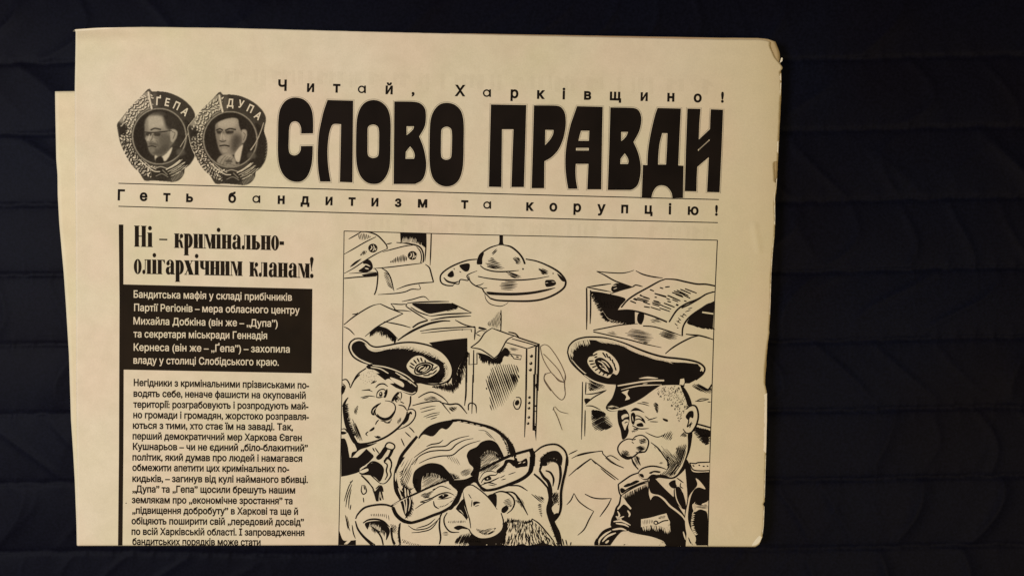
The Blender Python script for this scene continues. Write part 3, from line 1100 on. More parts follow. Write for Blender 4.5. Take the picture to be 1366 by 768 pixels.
        line("201,173.6 200.4,179 200,182", 1.4, 0.72, 0.6, 0.9)
        line("198.8,183.8 202.6,185 206.4,183.8", 1.7, 0.13, 0.6, 0.9)
        paint("203,174 206.4,180 204.6,182.6 202.4,181", 0.66, 0.9)
        paint("206,177 212,177 212,183 208,184", 0.60, 1.4, 0.8)
        line("198.8,190.6 205,189.8 211,191", 1.9, 0.05, 0.5)
        line("201,193.4 205,193.8 208.6,193.2", 1.0, 0.34, 0.7, 0.8)
        paint("217,175 228,178 226,190 218,201 213,193", 0.15, 3.0, 0.95)
        paint("198,186 200,194 206,201 214,203 208,204 200,200", 0.24, 1.6, 0.8)
        paint("201,195 207,194.8 209,198 205,200 202,199", 0.58, 1.4, 0.8)
        paint("218.6,201 229,188.5 227.8,198 224.6,211.6 220,210", 0.86, 0.6)
        paint("194.6,211 199,204.4 205,201.6 210,200 215.6,203.6 219.6,210 220.4,215 224.6,214 224,219 212,220.5 200,218", 0.50, 0.9)    # hands under the chin
        paint("199,206 206,203 211,202 214,205 206,207", 0.62, 1.2, 0.8)
        for q in range(4):
            line(f"{198 + q * 4.8},{216 - q * 0.4} {201.6 + q * 4.4},{208.6 - q * 0.2} {206 + q * 3.4},{204 + q}", 0.9, 0.20, 0.7, 0.75)
        paint("206,210 212,208.6 216,212 212,213 207,212.6", 0.14, 0.9, 0.8)
        line("202,215.5 211,214.5 218,216.5", 1.1, 0.22, 0.7, 0.75)
    T[:] = keep * (1 - oval) + T * oval
    # the flag pole, its knob, the thin staff on the right
    line("198.4,123 200.2,133 203,145", 3.2, 0.25, 0.4)
    line("198.0,123.4 199.6,133 202.4,145", 2.2, 0.96, 0.3)
    line("194.5,123 198,120.4 202,123", 1.5, 0.14, 0.4)
    line("196.4,118.6 199.6,118.2", 1.2, 0.5, 0.5)
    line("251,178 246,187 240.5,196", 1.0, 0.62, 0.3)
    paint("236,200 244,199 247,205 241,208 236,206", 0.22, 1.2, 0.7)
    if second:
        line("257,160 253,172 246,187 239.6,196", 1.2, 0.66, 0.3)
        for q in range(11):
            line(f"{258.2 + 2.2 * math.sin(q * .3)},{166 + q * 4.2} {261 + 1.2 * math.sin(q * .3)},{163 + q * 4.2}", 0.8, 0.36, 0.3)
    G = np.array([[rnd.gauss(0, 1) for _ in range(nx)] for _ in range(ny)])
    T[:] = np.clip(T + soften(G, 0.5) * 0.035, 0.03, 1)
    # mesh
    Xi, Yi = X + dx, Y + dy
    V = on_paper(Xi, Yi, 3e-5 + (8e-6 if second else 0))
    ok = A > 0.5
    cell = (ok[:-1, :-1] | ok[1:, 1:] | ok[1:, :-1] | ok[:-1, 1:])
    i = np.arange(nx * ny).reshape(ny, nx)
    q = np.stack([i[1:, :-1], i[1:, 1:], i[:-1, 1:], i[:-1, :-1]], -1)[cell]
    T[:] = np.where(T > 0.9, T, T ** 1.3)
    tone = np.where(ok, T, 1.0).reshape(-1)
    used = np.unique(q)
    remap = np.full(nx * ny, -1)
    remap[used] = np.arange(len(used))
    o = link_mesh("medal_picture", V.reshape(-1, 3)[used], remap[q], [PHOTO], paper)
    at = o.data.attributes.new("tone", "FLOAT", "POINT")
    at.data.foreach_set("value", tone[used].astype(np.float32))
    return o


m1 = medal(0, 0, 1, False)
m1["label"] = "printed medal with a bearded man in spectacles and a worded banner"
m2 = medal(94.6, 4.2, 1, True)
m2["label"] = "printed medal with a dark haired man resting his chin on his hand"
for m, items in ((m1, [("Ґ", 211.2, 140.2, 3, 10.5), ("Е", 222.2, 141.4, 12, 10), ("П", 233.6, 145.6, 25, 10), ("А", 244.0, 153.0, 37, 10)]),
                 (m2, [("Д", 307.0, 142.2, 4, 10), ("У", 320.4, 143.8, 14, 10), ("П", 331.8, 149.4, 26, 10), ("А", 341.4, 158.4, 36, 10)])):
    p = Print([PAPER], 2)
    for ch, x, y, a, cap in items:
        set_char(p, ch, x, y, cap, 0.03, ang=a, sx=0.82)
    p.build("banner_lettering", m)

# ------------------------------------------------------------------ the cartoon, traced stroke by stroke
p = Print()
p.S("0", 1.15, "459,308.2* 640,313.2* 800,316.6* 957,320.4*", t0=1, t1=1)
p.S("0", 1.25, "957,320.2* 953.4,400* 950.4,500* 946.6,620* 944.2,728*", t0=1, t1=1)
p.S("0", 1.1, "459,308* 457.8,400* 456.2,510* 454.2,620* 451.6,727*", t0=1, t1=1)
frame = p.build("cartoon_frame", paper)

# box files and loose paper, top left
p = Print()
p.M("A", 8, "160,185 215,155 270,122|122,314 210,264 300,212 395,165|122,478 200,435 290,375 380,320 440,290 490,268|370,436 500,425 640,408 790,390", t1=0.6)
p.M("A", 10, "270,122 330,125 400,150 450,195 485,240 490,270", t0=0.7, t1=0.8)
p.hatch("A", "240,150 290,135 350,165 300,195 255,190", 78, 13, 7, t1=0.4)
for cx, cy in ((367, 262), (705, 325)):
    p.dot(440 + cx / 6.4, 290 + cy / 6.4, 6.3, 6.0)
    p.M("A", 7, f"{cx-25},{cy+18} {cx-8},{cy-2} {cx-14},{cy-22}|{cx-2},{cy+28} {cx+12},{cy+2} {cx+4},{cy-28}|{cx+18},{cy+20} {cx+27},{cy}", mat=1, layer=1)
p.hatch("A", "255,325 285,280 315,290 310,315 280,325", 62, 11, 8)
p.P("A", "172,420 215,378 270,352 240,382 195,415")
p.hatch("A", "505,388 560,345 620,320 655,330 655,370 600,385", 96, 13, 9, jit=0.5)
p.M("A", 8, "450,295 540,270 640,245 735,234|485,228 530,219")
p.M("A", 11, "568,214 640,220 720,233 770,255 795,300 800,350 796,384", t1=0.9)
p.M("A", 8, "740,250 772,290 782,340 776,388", t1=0.9)
p.P("A", "245,455 300,412 282,388 320,358 350,373 366,410 362,440 330,462 280,467")
p.M("A", 8, "268,405 310,402 345,418|300,432 332,440", mat=1, layer=1)
p.M("A", 6, "165,478 290,470 400,468")
p.P("A", "275,488 400,470 408,495 300,503")
p.M("A", 9, "122,520 250,508 400,500", t0=0.8)
p.P("A", "600,130* 825,135* 820,245 800,225 770,212 700,208 650,203 604,212*")
p.fringe("A", "612,205 700,200 790,222 815,240", -3, 24, 26, 9)
p.fringe("A", "612,212 680,206 740,212", 6, -48, 15, 5, mat=1, layer=1)
p.M("A", 9, "820,140 820,250 812,372|866,140 862,260 856,410", t0=0.9)
p.M("A", 10, "380,432 408,470 405,560 395,620 380,660|815,400 850,430 868,490 885,552", t0=0.5, t1=0.9)
p.M("A", 9, "440,430 490,465 520,520 548,628|885,552 760,562 660,580 568,614", t0=0.7)
p.hatch("A", "460,470 500,480 530,560 550,625 500,590 475,540", 35, 10, 6)
p.M("A", 8, "760,570 770,612 700,612 640,635 560,648 410,658")
p.M("A", 5, "735,365 748,300", mat=1, layer=1)
p.build("box_files", frame)

# the broken hanging lamp
p = Print()
p.P("B", "423,150* 455,150* 455,212 464,238* 410,238* 423,212")
p.M("B", 10, "415,235 350,255 290,290 250,330 235,390|260,410 300,440 380,460 480,462 590,452|240,503 330,520 450,532 600,534 740,522 848,502", t0=0.7)
p.P("B", "230,395 240,340 275,298 292,306 278,350 276,398 255,402")
p.M("B", 13, "455,235 520,250 580,295 620,345 642,398", t1=1)
p.dots("B", 8, "625,440")
p.M("A", 11, "1257,357 1180,365 1090,395 1010,435 955,480 942,520 955,560 1000,580 1052,582", t0=0.7, t1=0.8)
p.M("A", 13, "972,513 1005,545 1060,558 1100,545")
p.M("A", 8, "1050,584 1065,566 1100,568 1115,530 1180,537 1170,500 1195,480 1258,455")
p.P("A", "1110,405 1190,393 1187,450 1155,462 1115,430")
p.P("A", "1003,492 1045,453 1060,497 1030,512")
p.M("A", 6, "1058,432 1066,446|1105,460 1122,470")
p.M("B", 9, "160,500 175,545 215,580 275,605 290,632 345,690", t0=0.8, t1=0.9)
p.M("B", 6, "215,582 258,576 290,560|275,607 320,600")
p.M("B", 14, "648,355 740,373 830,408 920,458 975,515 990,560 970,605 900,655 800,695 680,713 500,712 400,706 345,690", t0=0.6, t1=0.8)
p.P("B", "315,633 420,640 560,642 700,632 800,615 905,598 830,627 700,654 560,666 420,664 330,657")
p.M("B", 6, "298,650 310,700 350,740 430,757 480,740 500,722")
p.hatch("B", "440,550 578,553 545,618 438,612", 4, 13, 9)
p.hatch("B", "485,468 560,480 618,515 540,518", 20, 10, 9)
p.hatch("B", "312,385 355,342 400,370 470,432 400,442 318,425", 14, 13, 10)
p.hatch("B", "355,312 400,262 408,280 370,320", -45, 10, 8)
p.hatch("B", "538,345 585,342 607,385 580,402", 45, 10, 9)
p.hatch("B", "756,430 840,458 838,487 788,482", 25, 9, 10)
p.P("B", "815,540 850,532 890,535 908,565 880,585 822,590")
p.M("B", 4, "815,560 840,556|870,548 895,552", mat=1, layer=1)
p.P("B", "915,480 950,500 985,545 955,540")
p.dots("B", 6, "882,478")
p.build("hanging_lamp", frame)

# papers and open folder, top right
p = Print()
p.M("C", 8, "165,460 260,470 380,475 440,465 485,450", t0=0.7)
p.M("C", 10, "500,455 560,485 640,505 730,517|165,460 230,490 330,545 470,592|80,595 180,580 290,565")
p.M("C", 12, "755,525 700,545 600,600 500,655 430,705 375,768|755,525 840,530 920,548 1020,568 1100,570 1180,585", t0=0.7, t1=0.9)
p.S("C", 11, "1178,632 1100,655 1030,700 960,740 890,772", t0=0.7, t1=1)
p.M("C", 9, "80,595 180,615 290,635|470,592 500,577 560,590|280,652 380,618 490,588")
p.P("C", "290,602 330,562 400,573 470,595 380,622 308,637")
p.M("C", 5, "300,585 335,580|310,612 340,600", mat=1, layer=1)
p.M("F", 11, "208,-40 210,150 208,318|242,-20 242,150 238,268", t0=0.9, t1=0.5)
p.P("C", "112,628* 200,638 300,658 380,678 412,697 370,740 345,775* 250,775 225,745 180,705 140,662")
p.P("F", "255,0* 330,5* 420,20 500,36 542,60 500,110 473,152* 540,150 620,162* 622,265* 560,262 480,248 400,225 360,178 318,110 280,50")
p.fringe("F", "262,20 310,105 355,185 390,235", -34, 16, 30, 9)
p.fringe("F", "360,200 400,235 470,250 560,258 615,262", -30, 18, 26, 8)
p.fringe("C", "120,640 180,705 240,765", -20, 26, 18, 8)
p.M("C", 9, "620,615 655,628|705,598 735,607|750,595 790,590|660,648 760,674|660,680 680,682|770,665 880,712|455,712 500,730|485,690 540,708|565,680 620,695|510,700 600,720|640,725 730,752|650,710 700,722|740,730 830,765|770,715 800,722|845,740 865,748|570,760 620,768|535,660 550,665", t0=0.9, t1=0.8)
p.M("C", 9, "810,640 900,670|825,628 920,660|850,620 950,668|880,613 970,650|920,608 1020,646|840,655 905,680|905,660 965,690", t0=0.9, t1=0.8)
p.M("F", 8, "580,72 630,92|605,55 640,68|660,25 740,50|640,45 740,72|690,80 750,102|755,125 840,152|770,100 830,117|785,75 840,92|830,132 920,162|870,92 960,127|850,112 930,142|790,10 890,42|905,25 1010,72|890,50 920,62|970,105 990,113|1040,70 1062,77|940,60 990,80", t0=0.9, t1=0.8)
p.M("F", 12, "470,152 560,150 650,165 720,185 800,212 895,252", t0=0.4, t1=1)
p.S("F", 12, "912,252 980,150 1060,95 1150,60 1240,10 1290,-8", t0=0.9)
p.S("F", 12, "1298,78 1200,130 1110,190 1060,240 1030,300 1024,372", t0=0.7, t1=0.9)
p.M("F", 6, "1075,140 1110,130|1050,165 1095,150|1030,180 1062,200|1005,195 1040,215|990,215 1015,240|975,240 1010,262|960,262 985,285|980,300 992,304|1020,205 1045,180|985,255 1000,232")
p.P("F", "650,178 696,182 672,272 640,240")
p.M("F", 7, "632,172 630,265", t1=0.9, mat=1, layer=1)
p.M("F", 10, "697,180 690,230 672,272", t1=0.9)
p.hatch("F", "740,235 800,222 840,240 850,262 780,255", 15, 10, 6)
p.M("F", 9, "265,322 380,300 500,277 648,266|265,335 400,365 560,400 700,438 848,470|690,285 780,292 880,320 1015,367", t0=0.9)
p.hatch("F", "535,350 590,313 690,325 778,372 740,432 700,430 620,400", 8, 10, 7)
p.hatch("F", "828,355 880,325 985,368 970,402 900,395", 20, 9, 8)
p.hatch("F", "385,340 440,333 468,362 420,360", 12, 9, 5)
p.P("F", "1298,82* 1230,100 1120,185 1066,250 1080,272 1160,290 1286,305* 1292,200*")
p.fringe("F", "1075,255 1130,280 1200,295 1285,300", 30, 20, 26, 8)
p.M("F", 11, "1195,168 1290,182", mat=1, layer=1, t0=0.9, t1=0.9)
p.M("F", 11, "1055,355 1110,362 1170,367 1240,385 1290,402|1172,367 1100,385 1000,435 930,480 880,522", t0=0.6, t1=0.6)
p.build("paper_pile", frame)

# papers and book on the cabinet, left
p = Print()
p.M("D", 9, "120,275 200,210 300,145 370,110 430,97|430,97 500,130 560,155 625,180|625,180 540,220 450,265 380,310 300,375", t0=0.7)
p.M("D", 8, "120,292 165,315 212,362|190,187 230,182 236,170|520,95 600,102 660,98|520,95 545,125 565,150 640,155 695,163|615,77 700,60 800,35 847,66")
p.S("D", 10, "660,90 760,83 900,78 1018,77")
p.P("D", "700,97 780,92 900,93 1030,92 1062,108 1080,128 1000,155 900,175 842,180 770,145")
p.fringe("D", "1040,100 1078,128 1000,156", 24, 6, 14, 7)
p.M("D", 9, "660,98 650,115 690,145 760,190 838,236|690,125 760,168 860,202|1040,90 1120,130 1212,173", t0=0.7)
p.M("D", 11, "860,202 1000,185 1205,176|860,236 1000,212 1205,200")
p.M("D", 12, "835,238 760,262 706,298", t0=0.9, t1=0.9)
p.M("D", 9, "690,300 600,275 460,248|430,290 500,320 580,395")
p.P("D", "340,352 400,290 460,300 530,350 572,398 540,395 470,345 410,318")
p.fringe("D", "345,345 400,310 460,335 530,375 565,402", -8, 52, 34, 9)
p.S("D", 16, "578,410 650,360 740,310 850,265 960,243 1028,243", t0=0.5)
p.M("D", 9, "770,330 900,310 1060,300 1240,292|1070,235 1150,275 1245,300", t0=0.6, t1=0.9)
p.M("D", 7, "780,347 900,335 1080,318 1215,314")
p.M("D", 10, "1238,292 1240,330 1234,405")
p.M("D", 6, "1205,315 1212,340|1130,310 1130,325")
p.build("loose_papers", frame)

# filing cabinet with its doors
p = Print()
p.P("D", "845,428* 1000,405* 1172,388* 1174,520 1160,560 1120,600 1090,660 1080,720 1070,775* 1040,775 1046,660 1015,580 960,515 900,475")
p.fringe("D", "1168,500 1150,560 1110,640 1085,760", 30, 28, 26, 12)
p.hatch("D", "1080,640 1165,520 1150,720 1120,768 1070,768", 75, 12, 11)
p.hatch("G", "870,95 1050,60 1110,0 1125,60 1100,110 1060,155 950,130", 76, 10, 11, jit=0.6)
p.M("D", 13, "1167,390 1165,768", t0=0.9, t1=1)
p.M("G", 12, "1163,-2 1162,150 1150,262", t0=1, t1=0.4)
p.M("D", 9, "1228,490 1225,768", t0=0.8, t1=1)
p.M("G", 9, "1222,-2 1218,150 1212,330", t0=1)
p.S("D", 8, "1190,515* 1188,615* 1256,610* 1256,515*", t0=0.9, t1=0.9)
p.S("G", 9, "1183,300 1185,252 1212,238 1246,260 1251,326", t0=0.9)
p.M("E", 9, "437,85 438,180 435,262|360,240 300,280 250,350 178,405|178,405 260,420 320,455 380,497|360,240 430,265 500,290 550,305|550,305 490,340 455,400 420,460 380,497", t0=0.6, t1=0.8)
p.hatch("E", "318,212 380,140 430,100 430,242", 76, 11, 5)
p.S("E", 15, "245,235 315,252", t0=0.9)
p.M("E", 7, "220,285 265,260 300,265|225,290 262,308")
p.M("E", 10, "500,273 560,288 594,326|550,305 600,325 700,358 768,380", t0=0.7, t1=0.9)
p.M("E", 8, "530,330 640,360 740,388|480,362 560,385 660,415|660,415 730,392 768,380", t0=0.7, t1=0.9)
p.M("E", 12, "656,418 654,600 652,768", t0=0.9, t1=1)
p.P("E", "728,400* 768,380* 764,600* 758,775* 712,775* 724,560*")
p.M("E", 7, "748,400 742,600 736,775", mat=1, layer=1, t0=0.9, t1=0.9)
p.M("H", 11, "652,-5 649,250 638,530", t0=1)
p.P("H", "712,-8* 757,-8* 750,200 744,400 737,565* 730,520 724,475 706,470 710,250")
p.M("H", 7, "736,-5 733,200 728,490", mat=1, layer=1, t0=0.9)
p.dots("E", 14, "697,478 692,540 688,595")
p.dots("H", 12, "680,190 678,237 676,282 675,360 668,412")
p.dots("E", 5, "690,470 686,533 682,588", 1, 1)
p.dots("H", 4, "674,182 672,230 671,275 669,354 663,406", 1, 1)
p.S("H", 8, "565,190 600,195 608,235 590,285 560,285 542,240 555,210", t0=0.8)
p.P("H", "562,222 585,212 594,240 575,258 556,250")
p.hatch("E", "326,690 350,590 400,560 480,545 580,565 582,700 540,772 322,772", 71, 18, 9, jit=0.12)
p.hatch("H", "320,-5 580,-5 582,70 500,200 455,255 350,305 342,200 318,80", 71, 18, 9, jit=0.15)
p.S("E", 7, "515,455* 548,465* 612,475* 605,508* 548,500*", closed=True)
p.M("E", 9, "520,472 540,482|565,482 590,490")
p.P("E", "238,450 320,470 380,500 425,460 470,405 490,440 440,510 400,535 340,525 270,490")
p.fringe("E", "255,475 300,505 360,520 420,520 450,500", -8, 45, 28, 10)
p.fringe("E", "470,410 490,440 470,480", 42, 8, 12, 9)
p.hatch("E", "510,405 590,420 585,432 520,428", 10, 8, 6)
p.build("filing_cabinet", frame)
p = Print()
p.M("I", 9, "45,58 42,300 36,550|75,60 70,168|68,300 64,522", t0=0.7)
p.hatch("I", "92,60 130,42 245,100 200,128 105,132", 28, 11, 11)
p.M("I", 9, "75,165 160,155 250,128|70,250 140,190 245,133")
p.P("I", "62,202 112,206 74,245")
p.S("I", 8, "75,262 130,265 200,297")
p.hatch("I", "118,312 180,298 245,330 305,437 150,468", -28, 13, 14, jit=0.2)
p.P("I", "125,312 180,300 240,325 235,350 150,360")
p.build("shelf_unit", frame)
p = Print()
p.hatch("I", "975,90 1040,73 1110,120 1145,112 1142,162 1060,142", 30, 10, 10)
p.S("I", 11, "1020,80 1108,126 1150,80", t1=0.9)
p.M("I", 7, "1010,226 1060,203 1125,204|1008,222 1050,222 1122,208|1112,228 1140,230")
p.S("I", 12, "1028,418 1080,432 1136,448", t0=0.9, t1=0.9)
p.hatch("I", "1000,440 1050,448 1136,470 1134,570 1085,592 1000,500", -22, 12, 15, jit=0.2)
p.P("I", "1002,442 1050,452 1134,474 1132,520 1050,520")
p.build("shelf_unit", frame)

# crumpled papers on the floor
p = Print()
p.M("I", 7, "0,690 100,665 210,648 220,672 280,725 345,768|245,700 290,687 362,728", t0=0.8)
p.M("L", 8, "0,100 60,50 120,8|115,8 180,60 260,120 352,188|200,90 260,140 326,190|240,0 300,45 398,88", t0=0.6, t1=0.7)
p.S("L", 6, "125,20 162,57")
p.M("L", 9, "65,310 130,340 200,350 292,347|292,347 260,410 192,505|140,458 100,530 60,610 4,662", t0=0.6)
p.M("H", 8, "1015,676 1090,640|1040,710 1130,670 1280,648")
p.M("K", 8, "1060,303 1035,360 998,402|1060,303 1100,370 1165,422 1230,457|1015,157 1100,82 1200,8", t0=0.5)
p.build("crumpled_papers", frame)
p = Print()
p.M("G", 9, "755,192 810,160 870,145 940,175 990,215 1015,250|705,260 790,238 870,225 940,225 985,275 1030,330", t0=0.7)
p.M("G", 11, "940,232 1020,250 1100,250 1172,330")
p.M("G", 6, "770,290 850,270 905,263|777,318 900,285|800,357 870,330 940,318|820,365 935,333|860,377 915,358")
p.hatch("G", "795,212 870,178 935,217", 15, 10, 7)
p.hatch("G", "1015,272 1082,275 1072,307 1035,312", 40, 9, 8)
p.build("crumpled_papers", frame)

# ------------------------------------------------------------------ the officer on the left with a bottle
p = Print()
p.S("G", 9, "105,43 140,38 165,72 172,108", t0=0.8)
p.M("G", 8, "110,72 130,98 125,130|105,268 130,222 155,190")
p.P("G", "98,100 118,90 128,130 112,160 98,170")
p.S("G", 10, "255,-6 205,48 175,112", t0=0.8)
p.P("G", "110,255 150,196 160,190 136,240 132,290 142,360 176,450 212,530 244,590 200,580 150,485 120,390")
p.fringe("G", "135,250 138,340 165,430 205,520", 34, -10, 44, 7)
p.hatch("G", "205,300 240,258 228,345", 75, 9, 7)
p.hatch("G", "195,380 235,440 275,545 285,572 245,560 212,490", 68, 11, 9)
p.M("G", 10, "390,108 420,80 460,75 495,97")
p.M("G", 8, "398,188 405,150 430,125 465,123 482,150|395,188 420,192 450,188")
p.P("G", "420,162 430,143 447,148 447,178 425,182")
p.dots("G", 6, "433,158", 1, 1)
p.P("G", "462,155 488,118 492,150 475,192 458,188 468,165")
p.M("G", 7, "272,131 330,128 365,142|300,128 345,122|262,192 330,178 388,184|275,200 330,188|385,45 350,75|365,70 400,50")
p.P("G", "525,220 545,178 580,143 592,158 560,190 545,222")
p.M("G", 7, "545,195 570,178 592,200 580,222|580,150 606,148 612,180 600,217|555,215 575,232|600,225 634,242")
p.P("G", "550,198 573,185 582,205 560,218")
p.S("G", 9, "585,255 630,265 658,302")
p.S("G", 11, "690,178 686,240 668,292", t0=0.9)
p.S("G", 9, "435,238 400,270 385,310 400,348 450,378 500,372 545,332 560,280 548,245 515,225 470,218", t0=0.7, t1=0.5)
p.P("G", "405,330 430,352 470,364 510,350 545,310 556,290 552,325 530,365 490,388 440,382 410,360")
p.P("G", "430,240 400,270 392,300 380,320 382,342 362,340 350,318 362,282 400,250")
p.M("G", 5, "395,275 372,300 368,325", mat=1, layer=1)
p.M("G", 8, "418,380 400,400 388,424|330,480 308,500 322,518")
p.P("G", "335,475 375,442 380,460 355,478")
p.hatch("G", "425,388 470,392 500,398 532,370 512,412 488,410", 10, 8, 9)
p.hatch("G", "375,520 440,525 420,548", 15, 8, 8)
p.hatch("G", "575,400 600,360 612,372 585,425", 105, 9, 6)
p.S("G", 14, "662,308 650,355 618,412 560,470 490,520 415,556 330,580 240,588", t0=0.6, t1=0.7)
p.S("G", 9, "660,298 700,290 730,312 726,360 690,410 640,442 580,465", t0=0.8)
p.P("G", "658,335 690,310 702,330 682,345 666,390 622,425 650,370")
p.M("G", 6, "690,330 680,360", mat=1, layer=1)
p.P("G", "205,568 260,580 330,590 405,575 330,612 250,640 188,702 182,660 230,640")
p.P("G", "97,540* 130,545 155,620 176,740 200,728 260,680 312,628* 335,650 374,690 352,722 322,742 300,775* 97,775*")
p.Wp("G", "148,505* 180,570 218,640 188,662 178,725* 158,640")
p.M("G", 8, "100,460 130,460 152,492|365,620 382,652|385,620 422,672")
p.P("G", "100,480 142,488 132,502 102,506")
p.S("D", 9, "310,645 240,695 192,768", t0=0.9)
rnd = random.Random(2)
for _ in range(60):
    a, b = rnd.uniform(0, 1), rnd.uniform(0, 1)
    x, y = 240 + a * 120 + b * 60, 715 - a * 70 + b * 75
    p.dot(440 + x / 6.4, 390 + y / 6.4, 0.32, 0.32, n=5)
p.M("G", 8, "675,443 700,465 722,492|643,486 692,530|608,540 637,607")
# tunic and arm lower down
p.P("J", "97,-2* 370,-2* 330,42 260,90 248,122 160,150 96,162*")
p.M("J", 9, "258,102 330,52 405,8", mat=1, layer=1, t0=0.9)
p.P("J", "330,62 390,35 440,60 462,100 452,160 425,205 390,172 340,150 270,146 250,118")
p.Wp("J", "252,118 320,92 328,112 280,132")
p.S("J", 12, "268,150 310,190 355,240 382,292", t0=0.8)
p.Wp("J", "318,182* 350,152* 432,222* 390,268* 360,240")
p.M("J", 7, "350,150 400,195 435,225|392,266 425,232", t0=0.9)
p.P("J", "362,268 382,290 430,235 452,252 457,292 436,285 440,365* 424,362 420,300 416,372* 395,370 380,320")
p.S("J", 10, "440,285 446,320 456,360", t0=0.9)
p.M("J", 7, "428,290 430,345", mat=1, layer=1)
p.M("J", 10, "470,-4 465,38 490,8 520,28 526,70 515,108 522,150 492,200 460,222 425,216|465,40 490,62 482,110 490,150 470,190", t0=0.8)
p.M("J", 7, "195,190 160,250 122,372|188,228 150,330 135,422|182,270 165,350 160,432|180,400 172,446|170,210 195,200|285,340 290,382|132,490 150,570 172,622")
p.M("J", 8, "275,232 268,280 285,312 312,290 300,240 280,235|290,240 300,275|190,575 200,640 218,690")
p.hatch("J", "130,500 150,500 175,625 160,625", 75, 9, 5)
p.P("J", "80,622* 110,700 150,708 222,702* 222,745* 78,745*")
p.Wp("J", "120,738* 145,712 180,704 150,738*")
officer = p.build("seated_officer", frame)

p = Print()                          # his cap
p.P("D", "185,470 200,432 250,412 300,432 330,472 380,492 480,478 580,462 680,462 760,490 850,512 920,552 980,600 1008,650 1004,700 978,745 930,775* 740,775* 680,730 600,680 500,640 420,620 340,600 250,560 200,512")
p.S("D", 12, "215,393 175,425 163,475 198,545 268,590 345,618", t0=0.8)
p.S("D", 12, "210,395 260,393 310,418 350,452 400,465 500,450 600,430 700,425 800,440 880,465 960,510 1020,580 1047,660 1032,730 1000,775", t0=0.8, t1=0.8)
p.P("G", "700,-10* 1005,-10* 960,45 900,68 820,55 750,62")
p.S("G", 11, "755,62 850,80 930,78 1000,55 1050,5", t0=0.6, t1=0.9)
p.M("D", 9, "300,440 335,482 390,500 500,480|520,478 600,468 690,468 760,495|860,520 920,555 975,600|985,620 1000,660", mat=1, layer=1)
p.fringe("D", "440,482 520,470 600,464 690,466 770,492 860,515 940,560", -42, 22, 40, 7, mat=1, layer=1)
p.fringe("D", "985,610 1005,660 1000,710 975,745", -30, 10, 22, 8, mat=1, layer=1)
p.P("D", "310,630 350,608 450,622 560,650 660,700 745,775* 540,775* 440,700 380,660 330,652")
p.P("G", "395,-15* 545,-15* 640,20 742,75 752,112 740,150 700,172 620,142 540,92 470,42")
p.M("D", 8, "365,620 470,635 570,667 660,712 718,760|560,682 640,730 695,775|350,635 430,650 500,690", mat=1, layer=1, t0=0.8, t1=0.8)
p.Wp("G", "515,18 600,48 632,75 628,102 600,92 540,55")
p.Wp("D", "455,760* 500,735 540,760 550,775* 500,775*")
p.M("G", 7, "600,18 680,52 738,98|555,108 640,142 700,157 732,142", mat=1, layer=1, t0=0.8, t1=0.8)
cap = p.build("officer_cap", frame)
p = Print()
p.P("D", "655,630 690,570 740,540 790,545 850,585 920,620 935,655 900,695 840,725 770,715 700,690", 1, 1)
p.S("D", 11, "725,668 745,622 810,598 868,610 872,645 830,682 770,698 735,692", closed=True, layer=2)
p.P("D", "735,668 752,632 805,608 855,616 862,642 825,672 772,690", 0, 2)
p.M("D", 9, "755,660 775,636 800,628|772,668 800,655 818,632|815,660 838,640 840,625|790,675 830,655", mat=1)
p.M("D", 11, "680,625 720,650|688,600 725,625|715,575 742,607|745,560 765,597|775,555 790,592|810,575 818,592", layer=2, t0=0.8)
p.M("D", 10, "868,668 922,628|880,692 915,660|798,708 855,706|840,695 885,690|850,600 890,620", layer=2, t0=0.8)
p.build("cap_badge", frame)

p = Print()                          # his bottle
p.S("G", 10, "472,612 490,580 520,577 550,595 552,620 532,636 500,630", closed=True)
p.P("G", "468,608 492,632 470,670 440,712 410,722 395,700 430,660")
p.P("G", "520,640 548,628 522,690 490,718 500,680")
p.Wp("G", "492,640 515,642 495,690 470,720 455,715 478,675")
p.M("G", 10, "468,745 475,715 500,700 525,740 526,772|318,772 360,740 400,745 442,772", t0=0.8, t1=0.9)
p.build("bottle", frame)

# ------------------------------------------------------------------ the officer on the right
p = Print()
p.Wp("I", "345,290 420,270 540,215 690,110 870,85 940,180 975,265 1030,290 1030,380 975,490 975,570 930,740 900,800 500,800 470,700 420,715 350,670 345,610 390,550 370,420", 0)
rnd = random.Random(9)
hp = curve(parse("I", "690,118 760,92 870,92 925,180 950,262 912,315 885,400 862,380 852,325 815,262 760,215 700,170"), True, 4)
c0, c1 = hp.min(0), hp.max(0)
n = 0
while n < 190:
    x, y = rnd.uniform(c0[0], c1[0]), rnd.uniform(c0[1], c1[1])
    if inside(hp, x, y):
        a = math.radians(rnd.uniform(100, 140))
        L = rnd.uniform(1.4, 3.0)
        p.ribbon(np.array([(x, y), (x + L / 2 * math.cos(a) + .1, y + L / 2 * math.sin(a)), (x + L * math.cos(a), y + L * math.sin(a))]), 0.95)
        n += 1
p.P("I", "880,88 915,108 958,180 980,262 945,262 920,190")
p.S("I", 13, "930,290 970,260 1010,265 1030,310 1032,370 1010,440 970,492 930,492 902,458", t0=0.7)
p.P("I", "925,355 955,310 990,308 994,350 985,368 965,360 952,385")
p.M("I", 9, "935,350 952,390 940,442 978,398|960,450 970,420 985,410")
p.P("I", "945,500 982,488 977,560 962,640 932,722 918,775* 898,775* 937,660 945,580")
p.hatch("I", "880,520 925,480 935,525", -45, 10, 8)
p.P("I", "345,308 380,298 412,292 440,330 447,380 436,440 440,480 420,530 385,548 370,470 348,400")
p.Wp("I", "378,352 400,335 428,332 436,352 405,362 385,378")
p.Wp("I", "382,402 405,382 435,380 438,405 420,440 408,470 394,440")
p.M("I", 7, "385,395 410,372 440,368|405,410 420,400 432,402", t0=0.9)
p.P("I", "455,308 490,279 530,288 575,322 530,306 490,304")
